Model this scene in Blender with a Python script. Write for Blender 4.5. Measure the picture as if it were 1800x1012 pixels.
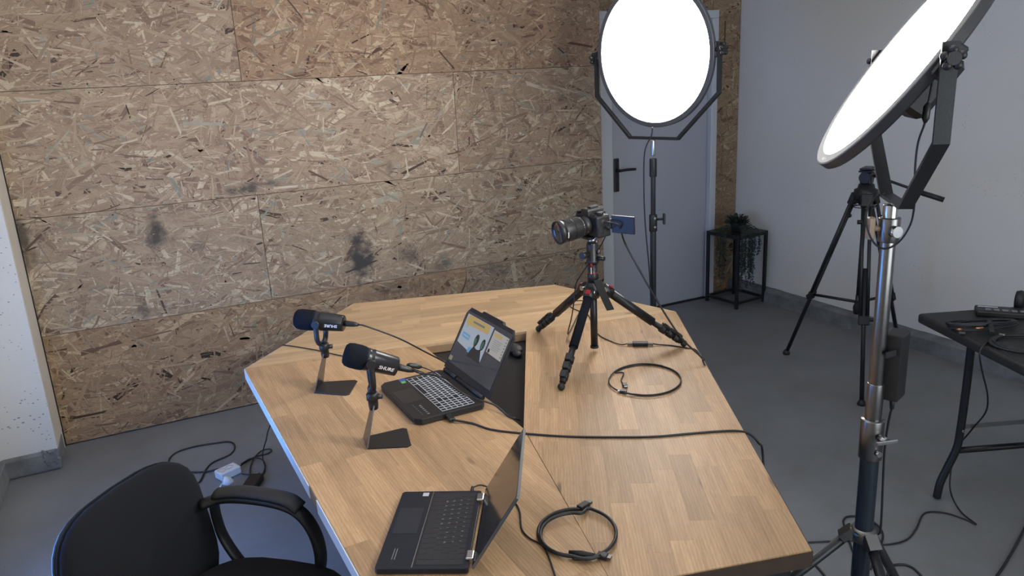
import bpy, bmesh, math, random
import numpy as np
from mathutils import Vector, Matrix, Euler
random.seed(7)
rng = np.random.default_rng(7)
PI = math.pi
R = math.radians
for o in list(bpy.data.objects): bpy.data.objects.remove(o)
SC = bpy.context.scene
COL = SC.collection

# ------------------------------------------------------------------ camera
H = 1.75                      # eye height of the photographer
FX = 1317.0                   # focal length for an 1800 px wide frame
CAMR = Matrix(((0.8929481348, -0.1619525550, 0.4200178550),
               (-0.4473492760, -0.2151528958, 0.8680943824),
               (-0.0502220454, -0.9630579429, -0.2645697352)))  # camera (x right, y down, z forward) -> world
cam = bpy.data.cameras.new('camera'); cam_o = bpy.data.objects.new('camera', cam); COL.objects.link(cam_o)
cam.sensor_width = 36; cam.lens = 36 * FX / 1800; cam.clip_start = .02; cam.clip_end = 60
m = Matrix.Identity(4)
for r_ in range(3):
    m[r_][0] = CAMR[r_][0]; m[r_][1] = -CAMR[r_][1]; m[r_][2] = -CAMR[r_][2]
m.translation = (0, 0, H); cam_o.matrix_world = m
SC.camera = cam_o

# ------------------------------------------------------------------ world, window daylight, exposure
W = bpy.data.worlds.new('world'); SC.world = W; W.use_nodes = True
W.node_tree.nodes['Background'].inputs[0].default_value = (.9, .9, .9, 1)
W.node_tree.nodes['Background'].inputs[1].default_value = .6
SC.view_settings.view_transform = 'Standard'; SC.view_settings.look = 'None'
SC.view_settings.gamma = 1; SC.view_settings.use_curve_mapping = False
SC.view_settings.exposure = 0.42
LAMP_FAR = 15.0      # emission of the far round panel
LAMP_NEAR = 56.0     # emission of the near round panel
DAY = 24.0           # blue daylight through the left window

def area(name, loc, rot, sx, sy, power, col):
    l = bpy.data.lights.new(name, 'AREA'); l.shape = 'RECTANGLE'; l.size = sx; l.size_y = sy
    l.energy = power; l.color = col
    o = bpy.data.objects.new(name, l); COL.objects.link(o); o.location = loc; o.rotation_euler = rot
    return o
area('window_daylight', (-.86, 2.30, .75), (0, R(-90), 0), 1.2, 1.0, DAY, (.04, .30, 1.0))
area('rear_window_daylight', (1.6, -1.55, 1.5), (R(90), 0, 0), 2.2, 1.3, 36, (.86, .94, 1.0))

# ------------------------------------------------------------------ helpers
def on_z(px, py, z=0.0):
    v = CAMR @ Vector((px - 900, py - 506, FX)); t = (z - H) / v.z
    return Vector((v.x * t, v.y * t, z))
def on_y(px, py, y):
    v = CAMR @ Vector((px - 900, py - 506, FX)); t = y / v.y
    return Vector((v.x * t, y, H + v.z * t))

def tag(o, label=None, cat=None, group=None, kind=None):
    if label: o['label'] = label
    if cat: o['category'] = cat
    if group: o['group'] = group
    if kind: o['kind'] = kind
    return o
def thing(name, label, cat, loc=(0, 0, 0), rz=0.0, group=None, rot=None):
    o = bpy.data.objects.new(name, None); COL.objects.link(o); o.empty_display_size = .05
    o.location = loc; o.rotation_euler = rot if rot else (0, 0, rz)
    return tag(o, label, cat, group)
def wm(o):
    m = Matrix.Identity(4)
    while o is not None:
        m = o.matrix_basis @ m; o = o.parent
    return m

class MB:
    def __init__(s): s.bm = bmesh.new(); s.M = Matrix.Identity(4)
    def at(s, m): s.M = m; return s
    def _v(s, p): return s.bm.verts.new(s.M @ Vector(p))
    def _f(s, vs, smooth=False):
        try: f = s.bm.faces.new(vs); f.smooth = smooth; return f
        except ValueError: return None
    def box(s, x0, x1, y0, y1, z0, z1, bev=0.0, seg=1):
        g = [s._v(p) for p in ((x0,y0,z0),(x1,y0,z0),(x1,y1,z0),(x0,y1,z0),(x0,y0,z1),(x1,y0,z1),(x1,y1,z1),(x0,y1,z1))]
        fs = [s._f([g[i] for i in q]) for q in ((3,2,1,0),(4,5,6,7),(0,1,5,4),(1,2,6,5),(2,3,7,6),(3,0,4,7))]
        if bev > 0:
            es = list({e for f in fs for e in f.edges})
            bmesh.ops.bevel(s.bm, geom=es, offset=bev, segments=seg, affect='EDGES', profile=.5)
        return s
    def prism(s, pts, z0, z1, bev=0.0):
        a = [s._v((p[0], p[1], z0)) for p in pts]; b = [s._v((p[0], p[1], z1)) for p in pts]
        n = len(pts); fs = [s._f(a[::-1]), s._f(b)]
        for i in range(n): fs.append(s._f([a[i], a[(i+1) % n], b[(i+1) % n], b[i]]))
        if bev > 0: bmesh.ops.bevel(s.bm, geom=list(fs[1].edges), offset=bev, segments=2, affect='EDGES', profile=.5)
        return s
    def cyl(s, p, q, r0, r1=None, n=16, caps=True):
        return s.tube([p, q], [r0, r0 if r1 is None else r1], n, caps, flat=True)
    def tube(s, pts, r, n=8, caps=True, flat=False, ell=None, up=None):
        pts = [Vector(p) for p in pts]; k = len(pts)
        rs = r if isinstance(r, (list, tuple)) else [r] * k
        tang = []
        for i in range(k):
            t = pts[min(i+1, k-1)] - pts[max(i-1, 0)]
            tang.append(t.normalized() if t.length > 1e-9 else (tang[-1] if tang else Vector((0, 0, 1))))
        t0 = tang[0]; ref = Vector(up) if up else (Vector((0, 0, 1)) if abs(t0.z) < .9 else Vector((1, 0, 0)))
        u = (ref - t0 * ref.dot(t0)).normalized(); rings = []
        for i in range(k):
            t = tang[i]
            if up: u = Vector(up)
            u = (u - t * u.dot(t)); u = u.normalized() if u.length > 1e-6 else t.orthogonal().normalized()
            v = t.cross(u); ring = []
            for j in range(n):
                a = 2 * PI * (j + .5) / n
                if ell: o_ = u * (math.cos(a) * rs[i] * ell[0]) + v * (math.sin(a) * rs[i] * ell[1])
                else: o_ = (u * math.cos(a) + v * math.sin(a)) * rs[i]
                ring.append(s._v(pts[i] + o_))
            rings.append(ring)
        for i in range(k - 1):
            for j in range(n):
                s._f([rings[i][j], rings[i][(j+1) % n], rings[i+1][(j+1) % n], rings[i+1][j]], n > 4)
        if caps: s._f(rings[0][::-1]); s._f(rings[-1])
        return s
    def bar(s, pts, w, t, up):          # flat rectangular strip swept along points; w along 'up' x tangent
        pts = [Vector(p) for p in pts]; k = len(pts); rings = []; up = Vector(up).normalized()
        for i in range(k):
            a = (pts[i] - pts[i-1]).normalized() if i > 0 else None
            b = (pts[i+1] - pts[i]).normalized() if i < k - 1 else None
            tg = ((a or b) + (b or a)).normalized(); sc = 1 / max(.5, tg.dot(b or a))
            nn = up.cross(tg).normalized()
            rings.append([s._v(pts[i] + up * (w/2*x) + nn * (t/2*y*sc)) for x, y in ((-1,-1),(1,-1),(1,1),(-1,1))])
        for i in range(k - 1):
            for j in range(4): s._f([rings[i][j], rings[i][(j+1) % 4], rings[i+1][(j+1) % 4], rings[i+1][j]])
        s._f(rings[0][::-1]); s._f(rings[-1]); return s
    def lathe(s, prof, n=32, smooth=True):   # profile (r, z) about local z
        rings = []
        for r, z in prof:
            rings.append([s._v((0, 0, z))] if r < 1e-6 else [s._v((r*math.cos(2*PI*j/n), r*math.sin(2*PI*j/n), z)) for j in range(n)])
        for a, b in zip(rings, rings[1:]):
            for j in range(n):
                j2 = (j+1) % n
                if len(a) == 1 and len(b) == 1: continue
                if len(a) == 1: s._f([a[0], b[j2], b[j]][::-1], smooth)
                elif len(b) == 1: s._f([a[j], a[j2], b[0]], smooth)
                else: s._f([a[j], a[j2], b[j2], b[j]], smooth)
        return s
    def sph(s, c, r, n=12):
        rr = r if isinstance(r, (tuple, list)) else (r, r, r); M0 = s.M
        s.M = M0 @ Matrix.Translation(c) @ Matrix.Diagonal((rr[0], rr[1], rr[2], 1))
        s.lathe([(math.sin(PI*i/n), -math.cos(PI*i/n)) for i in range(n+1)], n*2); s.M = M0; return s
    def mesh(s, name):
        bmesh.ops.recalc_face_normals(s.bm, faces=s.bm.faces[:])
        me = bpy.data.meshes.new(name); s.bm.to_mesh(me); s.bm.free(); return me
    def build(s, name, mat, parent=None, world=False, mod=None):
        if world and parent is not None:
            s.bm.transform(wm(parent).inverted())
        me = s.mesh(name); me.materials.append(mat)
        o = bpy.data.objects.new(name, me); COL.objects.link(o); o.parent = parent
        return o
def frame(z, x=None, loc=(0, 0, 0)):    # matrix whose local z points along z
    z = Vector(z).normalized(); x = Vector(x) if x else z.orthogonal()
    x = (x - z * x.dot(z)).normalized(); y = z.cross(x)
    m = Matrix((x, y, z)).transposed().to_4x4(); m.translation = loc; return m
def spline(pts, sub=8, closed=False):
    P = [Vector(p) for p in pts]; n = len(P); out = []
    for i in range(n if closed else n - 1):
        p0 = P[(i-1) % n] if closed or i > 0 else P[0]*2 - P[1]
        p1 = P[i]; p2 = P[(i+1) % n]
        p3 = P[(i+2) % n] if closed or i + 2 < n else P[-1]*2 - P[-2]
        for k in range(sub):
            t = k / sub
            out.append(.5*((2*p1)+(p2-p0)*t+(2*p0-5*p1+4*p2-p3)*t*t+(3*p1-p0-3*p2+p3)*t*t*t))
    if not closed: out.append(P[-1])
    return out

# ------------------------------------------------------------------ materials
def NT(m): return m.node_tree.nodes, m.node_tree.links
def mat(name, col, rough=.5, metal=0.0, var=.1, scale=25, bump=0.0, bscale=150, spec=.5, emit=None, es=0.0, coat=0.0, coord='Object', sheen=0.0):
    m = bpy.data.materials.new(name); m.use_nodes = True; N, L = NT(m); b = N['Principled BSDF']
    tc = N.new('ShaderNodeTexCoord'); ns = N.new('ShaderNodeTexNoise'); ns.inputs['Scale'].default_value = scale; ns.inputs['Detail'].default_value = 4
    L.new(tc.outputs[coord], ns.inputs['Vector'])
    mx = N.new('ShaderNodeMix'); mx.data_type = 'RGBA'
    mx.inputs[6].default_value = (*[c*(1-var) for c in col], 1); mx.inputs[7].default_value = (*[min(1, c*(1+var)) for c in col], 1)
    L.new(ns.outputs['Fac'], mx.inputs[0]); L.new(mx.outputs[2], b.inputs['Base Color'])
    b.inputs['Roughness'].default_value = rough; b.inputs['Metallic'].default_value = metal
    b.inputs['Specular IOR Level'].default_value = spec; b.inputs['Coat Weight'].default_value = coat; b.inputs['Coat Roughness'].default_value = .1
    b.inputs['Sheen Weight'].default_value = sheen
    if bump:
        n2 = N.new('ShaderNodeTexNoise'); n2.inputs['Scale'].default_value = bscale; n2.inputs['Detail'].default_value = 3
        L.new(tc.outputs[coord], n2.inputs['Vector']); bp = N.new('ShaderNodeBump'); bp.inputs['Strength'].default_value = bump; bp.inputs['Distance'].default_value = .002
        L.new(n2.outputs['Fac'], bp.inputs['Height']); L.new(bp.outputs[0], b.inputs['Normal'])
    if emit: b.inputs['Emission Color'].default_value = (*emit, 1); b.inputs['Emission Strength'].default_value = es
    return m
BLK = mat('black_plastic', (.011, .011, .012), .42, bump=.15, bscale=600)
BLKM = mat('black_metal', (.02, .021, .023), .38, .3, bump=.1, bscale=500)
BLKG = mat('black_gloss', (.008, .009, .011), .12, coat=.4)
RUB = mat('black_rubber', (.012, .012, .013), .6)
CABM = mat('cable_sheath', (.012, .012, .014), .45)
CHR = mat('chrome', (.45, .45, .45), .22, 1.0)
STEEL = mat('brushed_steel', (.20, .195, .19), .30, 1.0)
RED = mat('red_anodised', (.33, .02, .03), .35, .3)
FOAM = mat('foam', (.010, .012, .018), .95, bump=.8, bscale=900, spec=.1)
MICM = mat('microphone_body', (.02, .021, .024), .3, .4)
FABR = mat('chair_fabric', (.011, .0115, .014), .95, bump=.5, bscale=900, spec=.12, sheen=.03)
WHT = mat('white_print', (.75, .75, .75), .5)
GREY = mat('grey_plastic', (.16, .165, .17), .45)
TUBE = mat('dark_blue_steel', (.035, .045, .06), .28, .6)
WHP = mat('white_plastic', (.72, .72, .70), .4)

def mat_paint(name, col, pits=0.0, dirt=.06, rough=.6, sc=2.0, col2=None):
    m = bpy.data.materials.new(name); m.use_nodes = True; N, L = NT(m); b = N['Principled BSDF']
    g = N.new('ShaderNodeNewGeometry'); n1 = N.new('ShaderNodeTexNoise'); n1.inputs['Scale'].default_value = sc; n1.inputs['Detail'].default_value = 8; n1.inputs['Roughness'].default_value = .65
    L.new(g.outputs['Position'], n1.inputs['Vector'])
    cr = N.new('ShaderNodeValToRGB'); cr.color_ramp.elements[0].position = .3; cr.color_ramp.elements[1].position = .7
    c2 = col2 or [c*(1-dirt*2.2) for c in col]
    cr.color_ramp.elements[0].color = (*c2, 1); cr.color_ramp.elements[1].color = (*col, 1)
    L.new(n1.outputs['Fac'], cr.inputs['Fac']); out = cr.outputs[0]
    n2 = N.new('ShaderNodeTexNoise'); n2.inputs['Scale'].default_value = 90; n2.inputs['Detail'].default_value = 4; L.new(g.outputs['Position'], n2.inputs['Vector'])
    bp = N.new('ShaderNodeBump'); bp.inputs['Strength'].default_value = .25; bp.inputs['Distance'].default_value = .002
    L.new(n2.outputs['Fac'], bp.inputs['Height']); L.new(bp.outputs[0], b.inputs['Normal'])
    if pits:
        mp = N.new('ShaderNodeMapping'); mp.inputs['Scale'].default_value = (34, 34, 60); L.new(g.outputs['Position'], mp.inputs[0])
        vo = N.new('ShaderNodeTexVoronoi'); vo.inputs['Scale'].default_value = 1.0; vo.inputs['Randomness'].default_value = 1; L.new(mp.outputs[0], vo.inputs['Vector'])
        n3 = N.new('ShaderNodeTexNoise'); n3.inputs['Scale'].default_value = 3.5; L.new(g.outputs['Position'], n3.inputs['Vector'])
        th = N.new('ShaderNodeMath'); th.operation = 'MULTIPLY_ADD'; L.new(n3.outputs['Fac'], th.inputs[0]); th.inputs[1].default_value = .6; th.inputs[2].default_value = -.235
        lt = N.new('ShaderNodeMath'); lt.operation = 'LESS_THAN'; L.new(vo.outputs['Distance'], lt.inputs[0]); L.new(th.outputs[0], lt.inputs[1])
        ml = N.new('ShaderNodeMath'); ml.operation = 'MULTIPLY'; L.new(lt.outputs[0], ml.inputs[0]); ml.inputs[1].default_value = pits
        mx = N.new('ShaderNodeMix'); mx.data_type = 'RGBA'; L.new(ml.outputs[0], mx.inputs[0]); L.new(out, mx.inputs[6]); mx.inputs[7].default_value = (.12, .12, .13, 1); out = mx.outputs[2]
    L.new(out, b.inputs['Base Color']); b.inputs['Roughness'].default_value = rough
    return m
M_FLOOR = mat_paint('grey_floor_paint', (.205, .216, .230), dirt=.12, rough=.5, sc=2.6, col2=(.158, .162, .165), pits=.35)
M_WALL = mat_paint('white_wall_paint', (.73, .735, .71), dirt=.03, rough=.75, sc=.9, pits=.28)
M_PILLAR = mat_paint('pitted_white_concrete', (.64, .66, .67), pits=.75, dirt=.03, rough=.8)
M_CREAM = mat_paint('cream_reveal', (.60, .55, .48), dirt=.04, rough=.7)
M_PLINTH = mat_paint('grey_plinth', (.22, .235, .245), dirt=.25, rough=.7, sc=9)
M_CEIL = mat_paint('ceiling_paint', (.80, .79, .78), dirt=.02, rough=.9)
M_DOOR = mat('door_grey', (.38, .39, .43), .5, var=.02, scale=3)
M_FRAME = mat('door_frame_paint', (.52, .54, .57), .5, var=.02, scale=3)

def mat_osb(name, stains):
    m = bpy.data.materials.new(name); m.use_nodes = True; N, L = NT(m); b = N['Principled BSDF']
    g = N.new('ShaderNodeNewGeometry'); oi = N.new('ShaderNodeObjectInfo')
    cr = N.new('ShaderNodeValToRGB'); cr.color_ramp.interpolation = 'LINEAR'
    stops = [(0, (.05, .035, .026)), (.012, (.10, .065, .045)), (.03, (.22, .135, .095)), (.12, (.30, .20, .14)), (.30, (.355, .245, .165)), (.60, (.40, .28, .19)), (.82, (.46, .335, .23)), (.90, (.56, .43, .30)), (.965, (.62, .49, .35)), (.985, (.27, .26, .21)), (1, (.30, .275, .225))]
    e = cr.color_ramp.elements
    while len(e) < len(stops): e.new(.5)
    for q, (p, c) in zip(e, stops): q.position = p; q.color = (*c, 1)
    L.new(g.outputs['Random Per Island'], cr.inputs['Fac'])
    uv = N.new('ShaderNodeUVMap'); mp = N.new('ShaderNodeMapping'); mp.inputs['Scale'].default_value = (12, 240, 1); L.new(uv.outputs[0], mp.inputs[0])
    ns = N.new('ShaderNodeTexNoise'); ns.inputs['Scale'].default_value = 1.0; ns.inputs['Detail'].default_value = 5; ns.inputs['Roughness'].default_value = .6; L.new(mp.outputs[0], ns.inputs['Vector'])
    mr = N.new('ShaderNodeMapRange'); mr.inputs[1].default_value = .25; mr.inputs[2].default_value = .75; mr.inputs[3].default_value = .70; mr.inputs[4].default_value = 1.25; L.new(ns.outputs['Fac'], mr.inputs[0])
    mu = N.new('ShaderNodeVectorMath'); mu.operation = 'SCALE'; L.new(cr.outputs[0], mu.inputs[0]); L.new(mr.outputs[0], mu.inputs[3])
    tt = N.new('ShaderNodeVectorMath'); tt.operation = 'MULTIPLY'; L.new(mu.outputs[0], tt.inputs[0]); L.new(oi.outputs['Color'], tt.inputs[1])
    ws = N.new('ShaderNodeVectorMath'); ws.operation = 'MULTIPLY'; L.new(tt.outputs[0], ws.inputs[0]); ws.inputs[1].default_value = (.80, .865, .87); cur = ws.outputs[0]
    nb = N.new('ShaderNodeTexNoise'); nb.inputs['Scale'].default_value = 16; nb.inputs['Detail'].default_value = 6; L.new(g.outputs['Position'], nb.inputs['Vector'])
    acc = None
    for (x, z, rx, rz, s) in stains:
        sb = N.new('ShaderNodeVectorMath'); sb.operation = 'SUBTRACT'; L.new(g.outputs['Position'], sb.inputs[0]); sb.inputs[1].default_value = (x, 4.34, z)
        dv = N.new('ShaderNodeVectorMath'); dv.operation = 'MULTIPLY'; L.new(sb.outputs[0], dv.inputs[0]); dv.inputs[1].default_value = (1/rx, .1, 1/rz)
        ln = N.new('ShaderNodeVectorMath'); ln.operation = 'LENGTH'; L.new(dv.outputs[0], ln.inputs[0])
        ad = N.new('ShaderNodeMath'); ad.operation = 'MULTIPLY_ADD'; L.new(nb.outputs['Fac'], ad.inputs[0]); ad.inputs[1].default_value = 2.2; L.new(ln.outputs['Value'], ad.inputs[2])
        mr2 = N.new('ShaderNodeMapRange'); mr2.interpolation_type = 'SMOOTHSTEP'; mr2.inputs[1].default_value = 2.35; mr2.inputs[2].default_value = 1.3; mr2.inputs[3].default_value = 0; mr2.inputs[4].default_value = s; L.new(ad.outputs[0], mr2.inputs[0])
        if acc is None: acc = mr2.outputs[0]
        else:
            mm = N.new('ShaderNodeMath'); mm.operation = 'MAXIMUM'; L.new(acc, mm.inputs[0]); L.new(mr2.outputs[0], mm.inputs[1]); acc = mm.outputs[0]
    if acc is not None:
        mx = N.new('ShaderNodeMix'); mx.data_type = 'RGBA'; L.new(acc, mx.inputs[0]); L.new(cur, mx.inputs[6]); mx.inputs[7].default_value = (.055, .05, .045, 1); cur = mx.outputs[2]
    L.new(cur, b.inputs['Base Color']); b.inputs['Roughness'].default_value = .7; b.inputs['Specular IOR Level'].default_value = .25
    bp = N.new('ShaderNodeBump'); bp.inputs['Strength'].default_value = .35; bp.inputs['Distance'].default_value = .001; L.new(ns.outputs['Fac'], bp.inputs['Height']); L.new(bp.outputs[0], b.inputs['Normal'])
    return m
YW = 4.355
STN = []
for (px, py, rx, rz, s) in [(635, 455, .085, .15, 1.0), (275, 412, .08, .09, .9), (36, 420, .05, .16, .8), (430, 332, .10, .035, .85), (480, 322, .05, .03, .6), (715, 448, .08, .07, .6), (780, 462, .07, .05, .55), (350, 428, .05, .04, .45), (255, 548, .03, .06, .5), (685, 300, .03, .05, .5), (700, 505, .22, .05, .45), (870, 470, .10, .05, .4)]:
    p = on_y(px, py, YW); STN.append((p.x, p.z, rx, rz, s))
M_OSB = mat_osb('strand_board', STN)
M_OSBB = mat('strand_board_core', (.26, .18, .12), .8)

def mat_wood(name, dark, light, grain=1.0):
    m = bpy.data.materials.new(name); m.use_nodes = True; N, L = NT(m); b = N['Principled BSDF']
    tc = N.new('ShaderNodeTexCoord'); oi = N.new('ShaderNodeObjectInfo')
    sc = N.new('ShaderNodeMath'); sc.operation = 'MULTIPLY'; L.new(oi.outputs['Random'], sc.inputs[0]); sc.inputs[1].default_value = 37
    ad = N.new('ShaderNodeVectorMath'); ad.operation = 'ADD'; L.new(tc.outputs['Object'], ad.inputs[0]); L.new(sc.outputs[0], ad.inputs[1])
    mp = N.new('ShaderNodeMapping'); mp.inputs['Scale'].default_value = (4, 42, 20); L.new(ad.outputs[0], mp.inputs[0])
    n1 = N.new('ShaderNodeTexNoise'); n1.inputs['Scale'].default_value = 1; n1.inputs['Detail'].default_value = 6; n1.inputs['Roughness'].default_value = .65; n1.inputs['Distortion'].default_value = .6; L.new(mp.outputs[0], n1.inputs['Vector'])
    mp2 = N.new('ShaderNodeMapping'); mp2.inputs['Scale'].default_value = (38, 620, 20); L.new(ad.outputs[0], mp2.inputs[0])
    n2 = N.new('ShaderNodeTexNoise'); n2.inputs['Scale'].default_value = 1; n2.inputs['Detail'].default_value = 2; L.new(mp2.outputs[0], n2.inputs['Vector'])
    mp3 = N.new('ShaderNodeMapping'); mp3.inputs['Scale'].default_value = (3.0, 9, 5); L.new(ad.outputs[0], mp3.inputs[0])
    vo = N.new('ShaderNodeTexVoronoi'); vo.inputs['Scale'].default_value = 1; L.new(mp3.outputs[0], vo.inputs['Vector'])
    mp4 = N.new('ShaderNodeMapping'); mp4.inputs['Scale'].default_value = (2.2, 16, 8); L.new(ad.outputs[0], mp4.inputs[0])
    wv = N.new('ShaderNodeTexWave'); wv.wave_type = 'RINGS'; wv.inputs['Scale'].default_value = 2.6; wv.inputs['Distortion'].default_value = 5; wv.inputs['Detail'].default_value = 3; wv.inputs['Detail Scale'].default_value = 1.2; L.new(mp4.outputs[0], wv.inputs['Vector'])
    wm_ = N.new('ShaderNodeMapRange'); wm_.inputs[3].default_value = .90; wm_.inputs[4].default_value = 1.06; L.new(wv.outputs['Fac'], wm_.inputs[0])
    kn = N.new('ShaderNodeMapRange'); kn.interpolation_type = 'SMOOTHSTEP'; kn.inputs[1].default_value = .13; kn.inputs[2].default_value = .03; kn.inputs[3].default_value = 0; kn.inputs[4].default_value = .75; L.new(vo.outputs['Distance'], kn.inputs[0])
    cr = N.new('ShaderNodeValToRGB'); cr.color_ramp.elements[0].position = .18; cr.color_ramp.elements[1].position = .82
    cr.color_ramp.elements[0].color = (*dark, 1); cr.color_ramp.elements[1].color = (*light, 1); L.new(n1.outputs['Fac'], cr.inputs['Fac'])
    f1 = N.new('ShaderNodeMapRange'); f1.inputs[1].default_value = .35; f1.inputs[2].default_value = .65; f1.inputs[3].default_value = .91; f1.inputs[4].default_value = 1.07; L.new(n2.outputs['Fac'], f1.inputs[0])
    f2 = N.new('ShaderNodeMapRange'); f2.inputs[3].default_value = .80; f2.inputs[4].default_value = 1.12; L.new(oi.outputs['Random'], f2.inputs[0])
    ff = N.new('ShaderNodeMath'); ff.operation = 'MULTIPLY'; L.new(f1.outputs[0], ff.inputs[0]); fg = N.new('ShaderNodeMath'); fg.operation = 'MULTIPLY'; L.new(f2.outputs[0], fg.inputs[0]); L.new(wm_.outputs[0], fg.inputs[1]); L.new(fg.outputs[0], ff.inputs[1])
    mu = N.new('ShaderNodeVectorMath'); mu.operation = 'SCALE'; L.new(cr.outputs[0], mu.inputs[0]); L.new(ff.outputs[0], mu.inputs[3])
    mx = N.new('ShaderNodeMix'); mx.data_type = 'RGBA'; L.new(kn.outputs[0], mx.inputs[0]); L.new(mu.outputs[0], mx.inputs[6]); mx.inputs[7].default_value = (.10, .055, .03, 1)
    L.new(mx.outputs[2], b.inputs['Base Color'])
    rr = N.new('ShaderNodeMapRange'); rr.inputs[3].default_value = .40; rr.inputs[4].default_value = .56; L.new(n2.outputs['Fac'], rr.inputs[0]); L.new(rr.outputs[0], b.inputs['Roughness']); b.inputs['Specular IOR Level'].default_value = .38
    bp = N.new('ShaderNodeBump'); bp.inputs['Strength'].default_value = .45 * grain; bp.inputs['Distance'].default_value = .0008; L.new(n2.outputs['Fac'], bp.inputs['Height']); L.new(bp.outputs[0], b.inputs['Normal'])
    return m
M_OAK = mat_wood('oak_staves', (.345, .205, .098), (.57, .37, .20))
M_OAK2 = mat_wood('oak_staves_pale', (.38, .245, .125), (.60, .415, .24))
M_OAKD = mat('oak_core', (.30, .19, .10), .6, var=.2)

# ------------------------------------------------------------------ room shell
XL, XR, YD, YF, ZC = -.83, 4.255, 4.58, -1.7, 2.75
def struct(name, mb, m_, parent=None):
    o = mb.build(name, m_, parent)
    if parent is None: o['kind'] = 'structure'
    return o
struct('floor', MB().box(XL-.3, XR+.3, YF-.3, YD+.3, -.12, 0), M_FLOOR)
struct('ceiling', MB().box(XL-.3, XR+.3, YF-.3, YD+.3, ZC, ZC+.12), M_CEIL)
struct('wall_right', MB().box(XR, XR+.15, YF-.15, YD+.15, 0, ZC), M_WALL)
# right plinth: a rough painted upstand
bb = MB(); n = 60; prev = None; rr_ = random.Random(3)
ys = [YF + (YD - YF) * i / n for i in range(n + 1)]
rows = []
for y in ys:
    dz = rr_.uniform(-.006, .006); dx = rr_.uniform(-.003, .003)
    rows.append([bb._v((XR+.02, y, 0)), bb._v((XR-.068+dx, y, 0)), bb._v((XR-.062+dx, y, .085+dz)), bb._v((XR-.04, y, .105+dz)), bb._v((XR+.02, y, .108))])
for a, b_ in zip(rows, rows[1:]):
    for j in range(4): bb._f([a[j], b_[j], b_[j+1], a[j+1]])
bb._f(rows[0]); bb._f(rows[-1][::-1])
struct('baseboard_right', bb, M_PLINTH)
# wall behind the photographer with a window opening
wf = MB(); wf.box(XL-.15, .4, YF-.15, YF, 0, ZC); wf.box(2.8, XR+.15, YF-.15, YF, 0, ZC); wf.box(.4, 2.8, YF-.15, YF, 0, .85); wf.box(.4, 2.8, YF-.15, YF, 2.15, ZC)
struct('wall_front', wf, M_WALL)
w2 = bpy.data.objects.new('window_2', None); COL.objects.link(w2); w2.location = (1.6, YF-.07, .85); w2['kind'] = 'structure'
fr = MB()
for a, b_ in ((-1.2, -1.14), (-.03, .03), (1.14, 1.2)): fr.box(a, b_, -.03, .03, 0, 1.3)
fr.box(-1.14, 1.14, -.03, .03, 0, .06); fr.box(-1.14, 1.14, -.03, .03, 1.24, 1.3); fr.build('window_frame', M_FRAME, w2)
# left wall with a tall window beside the photographer
wl = MB(); wl.box(XL-.15, XL, YF, 1.3, 0, ZC); wl.box(XL-.15, XL, 2.9, YD+.15, 0, ZC); wl.box(XL-.15, XL, 1.3, 2.9, 0, .10); wl.box(XL-.15, XL, 1.3, 2.9, 1.70, ZC)
struct('wall_left', wl, M_CREAM)
w1 = bpy.data.objects.new('window_1', None); COL.objects.link(w1); w1.location = (XL-.1, 2.1, .10); w1['kind'] = 'structure'
fr = MB()
for a, b_ in ((-.8, -.75), (-.025, .025), (.75, .8)): fr.box(-.03, .03, a, b_, 0, 1.6)
fr.box(-.03, .03, -.75, .75, 0, .05); fr.box(-.03, .03, -.75, .75, 1.55, 1.6); fr.build('window_frame', M_FRAME, w1)
bb = MB(); bb.box(XL, XL+.025, YF, 4.09, 0, .10, .004); struct('baseboard_left', bb, M_PLINTH)
# pillar: rough white concrete face, cream reveal beside the boards, grey foot
pl = MB(); pl.box(XL-.02, -.585, 4.09, YD, 0, ZC)
po = struct('trim_1', pl, M_PILLAR)
MB().box(-.588, -.5835, 4.105, YW-.001, .10, ZC).build('reveal', M_CREAM, po)
ft = MB(); ft.box(XL, -.580, 4.068, 4.30, 0, .105, .012, 2)
for _ in range(40):
    x = rr_.uniform(-.65, -.583); z = rr_.uniform(.02, .115); s_ = rr_.uniform(.003, .007)
    ft.at(Matrix.Translation((x, 4.068, z)) @ Euler((rr_.uniform(0, 3), rr_.uniform(0, 3), 0)).to_matrix().to_4x4()).box(-s_, s_, -s_*.4, s_*.4, -s_*.8, s_*.8)
ft.at(Matrix.Identity(4)); ft.build('foot', M_PLINTH, po)
# back wall
wb = MB(); wb.box(XL, 2.84, YW+.022, YD+.15, 0, ZC); wb.box(2.84, XR, YD+.012, YD+.15, 0, ZC)
wall_back = struct('wall_back', wb, mat('wall_core', (.05, .042, .036), .9))

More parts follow.
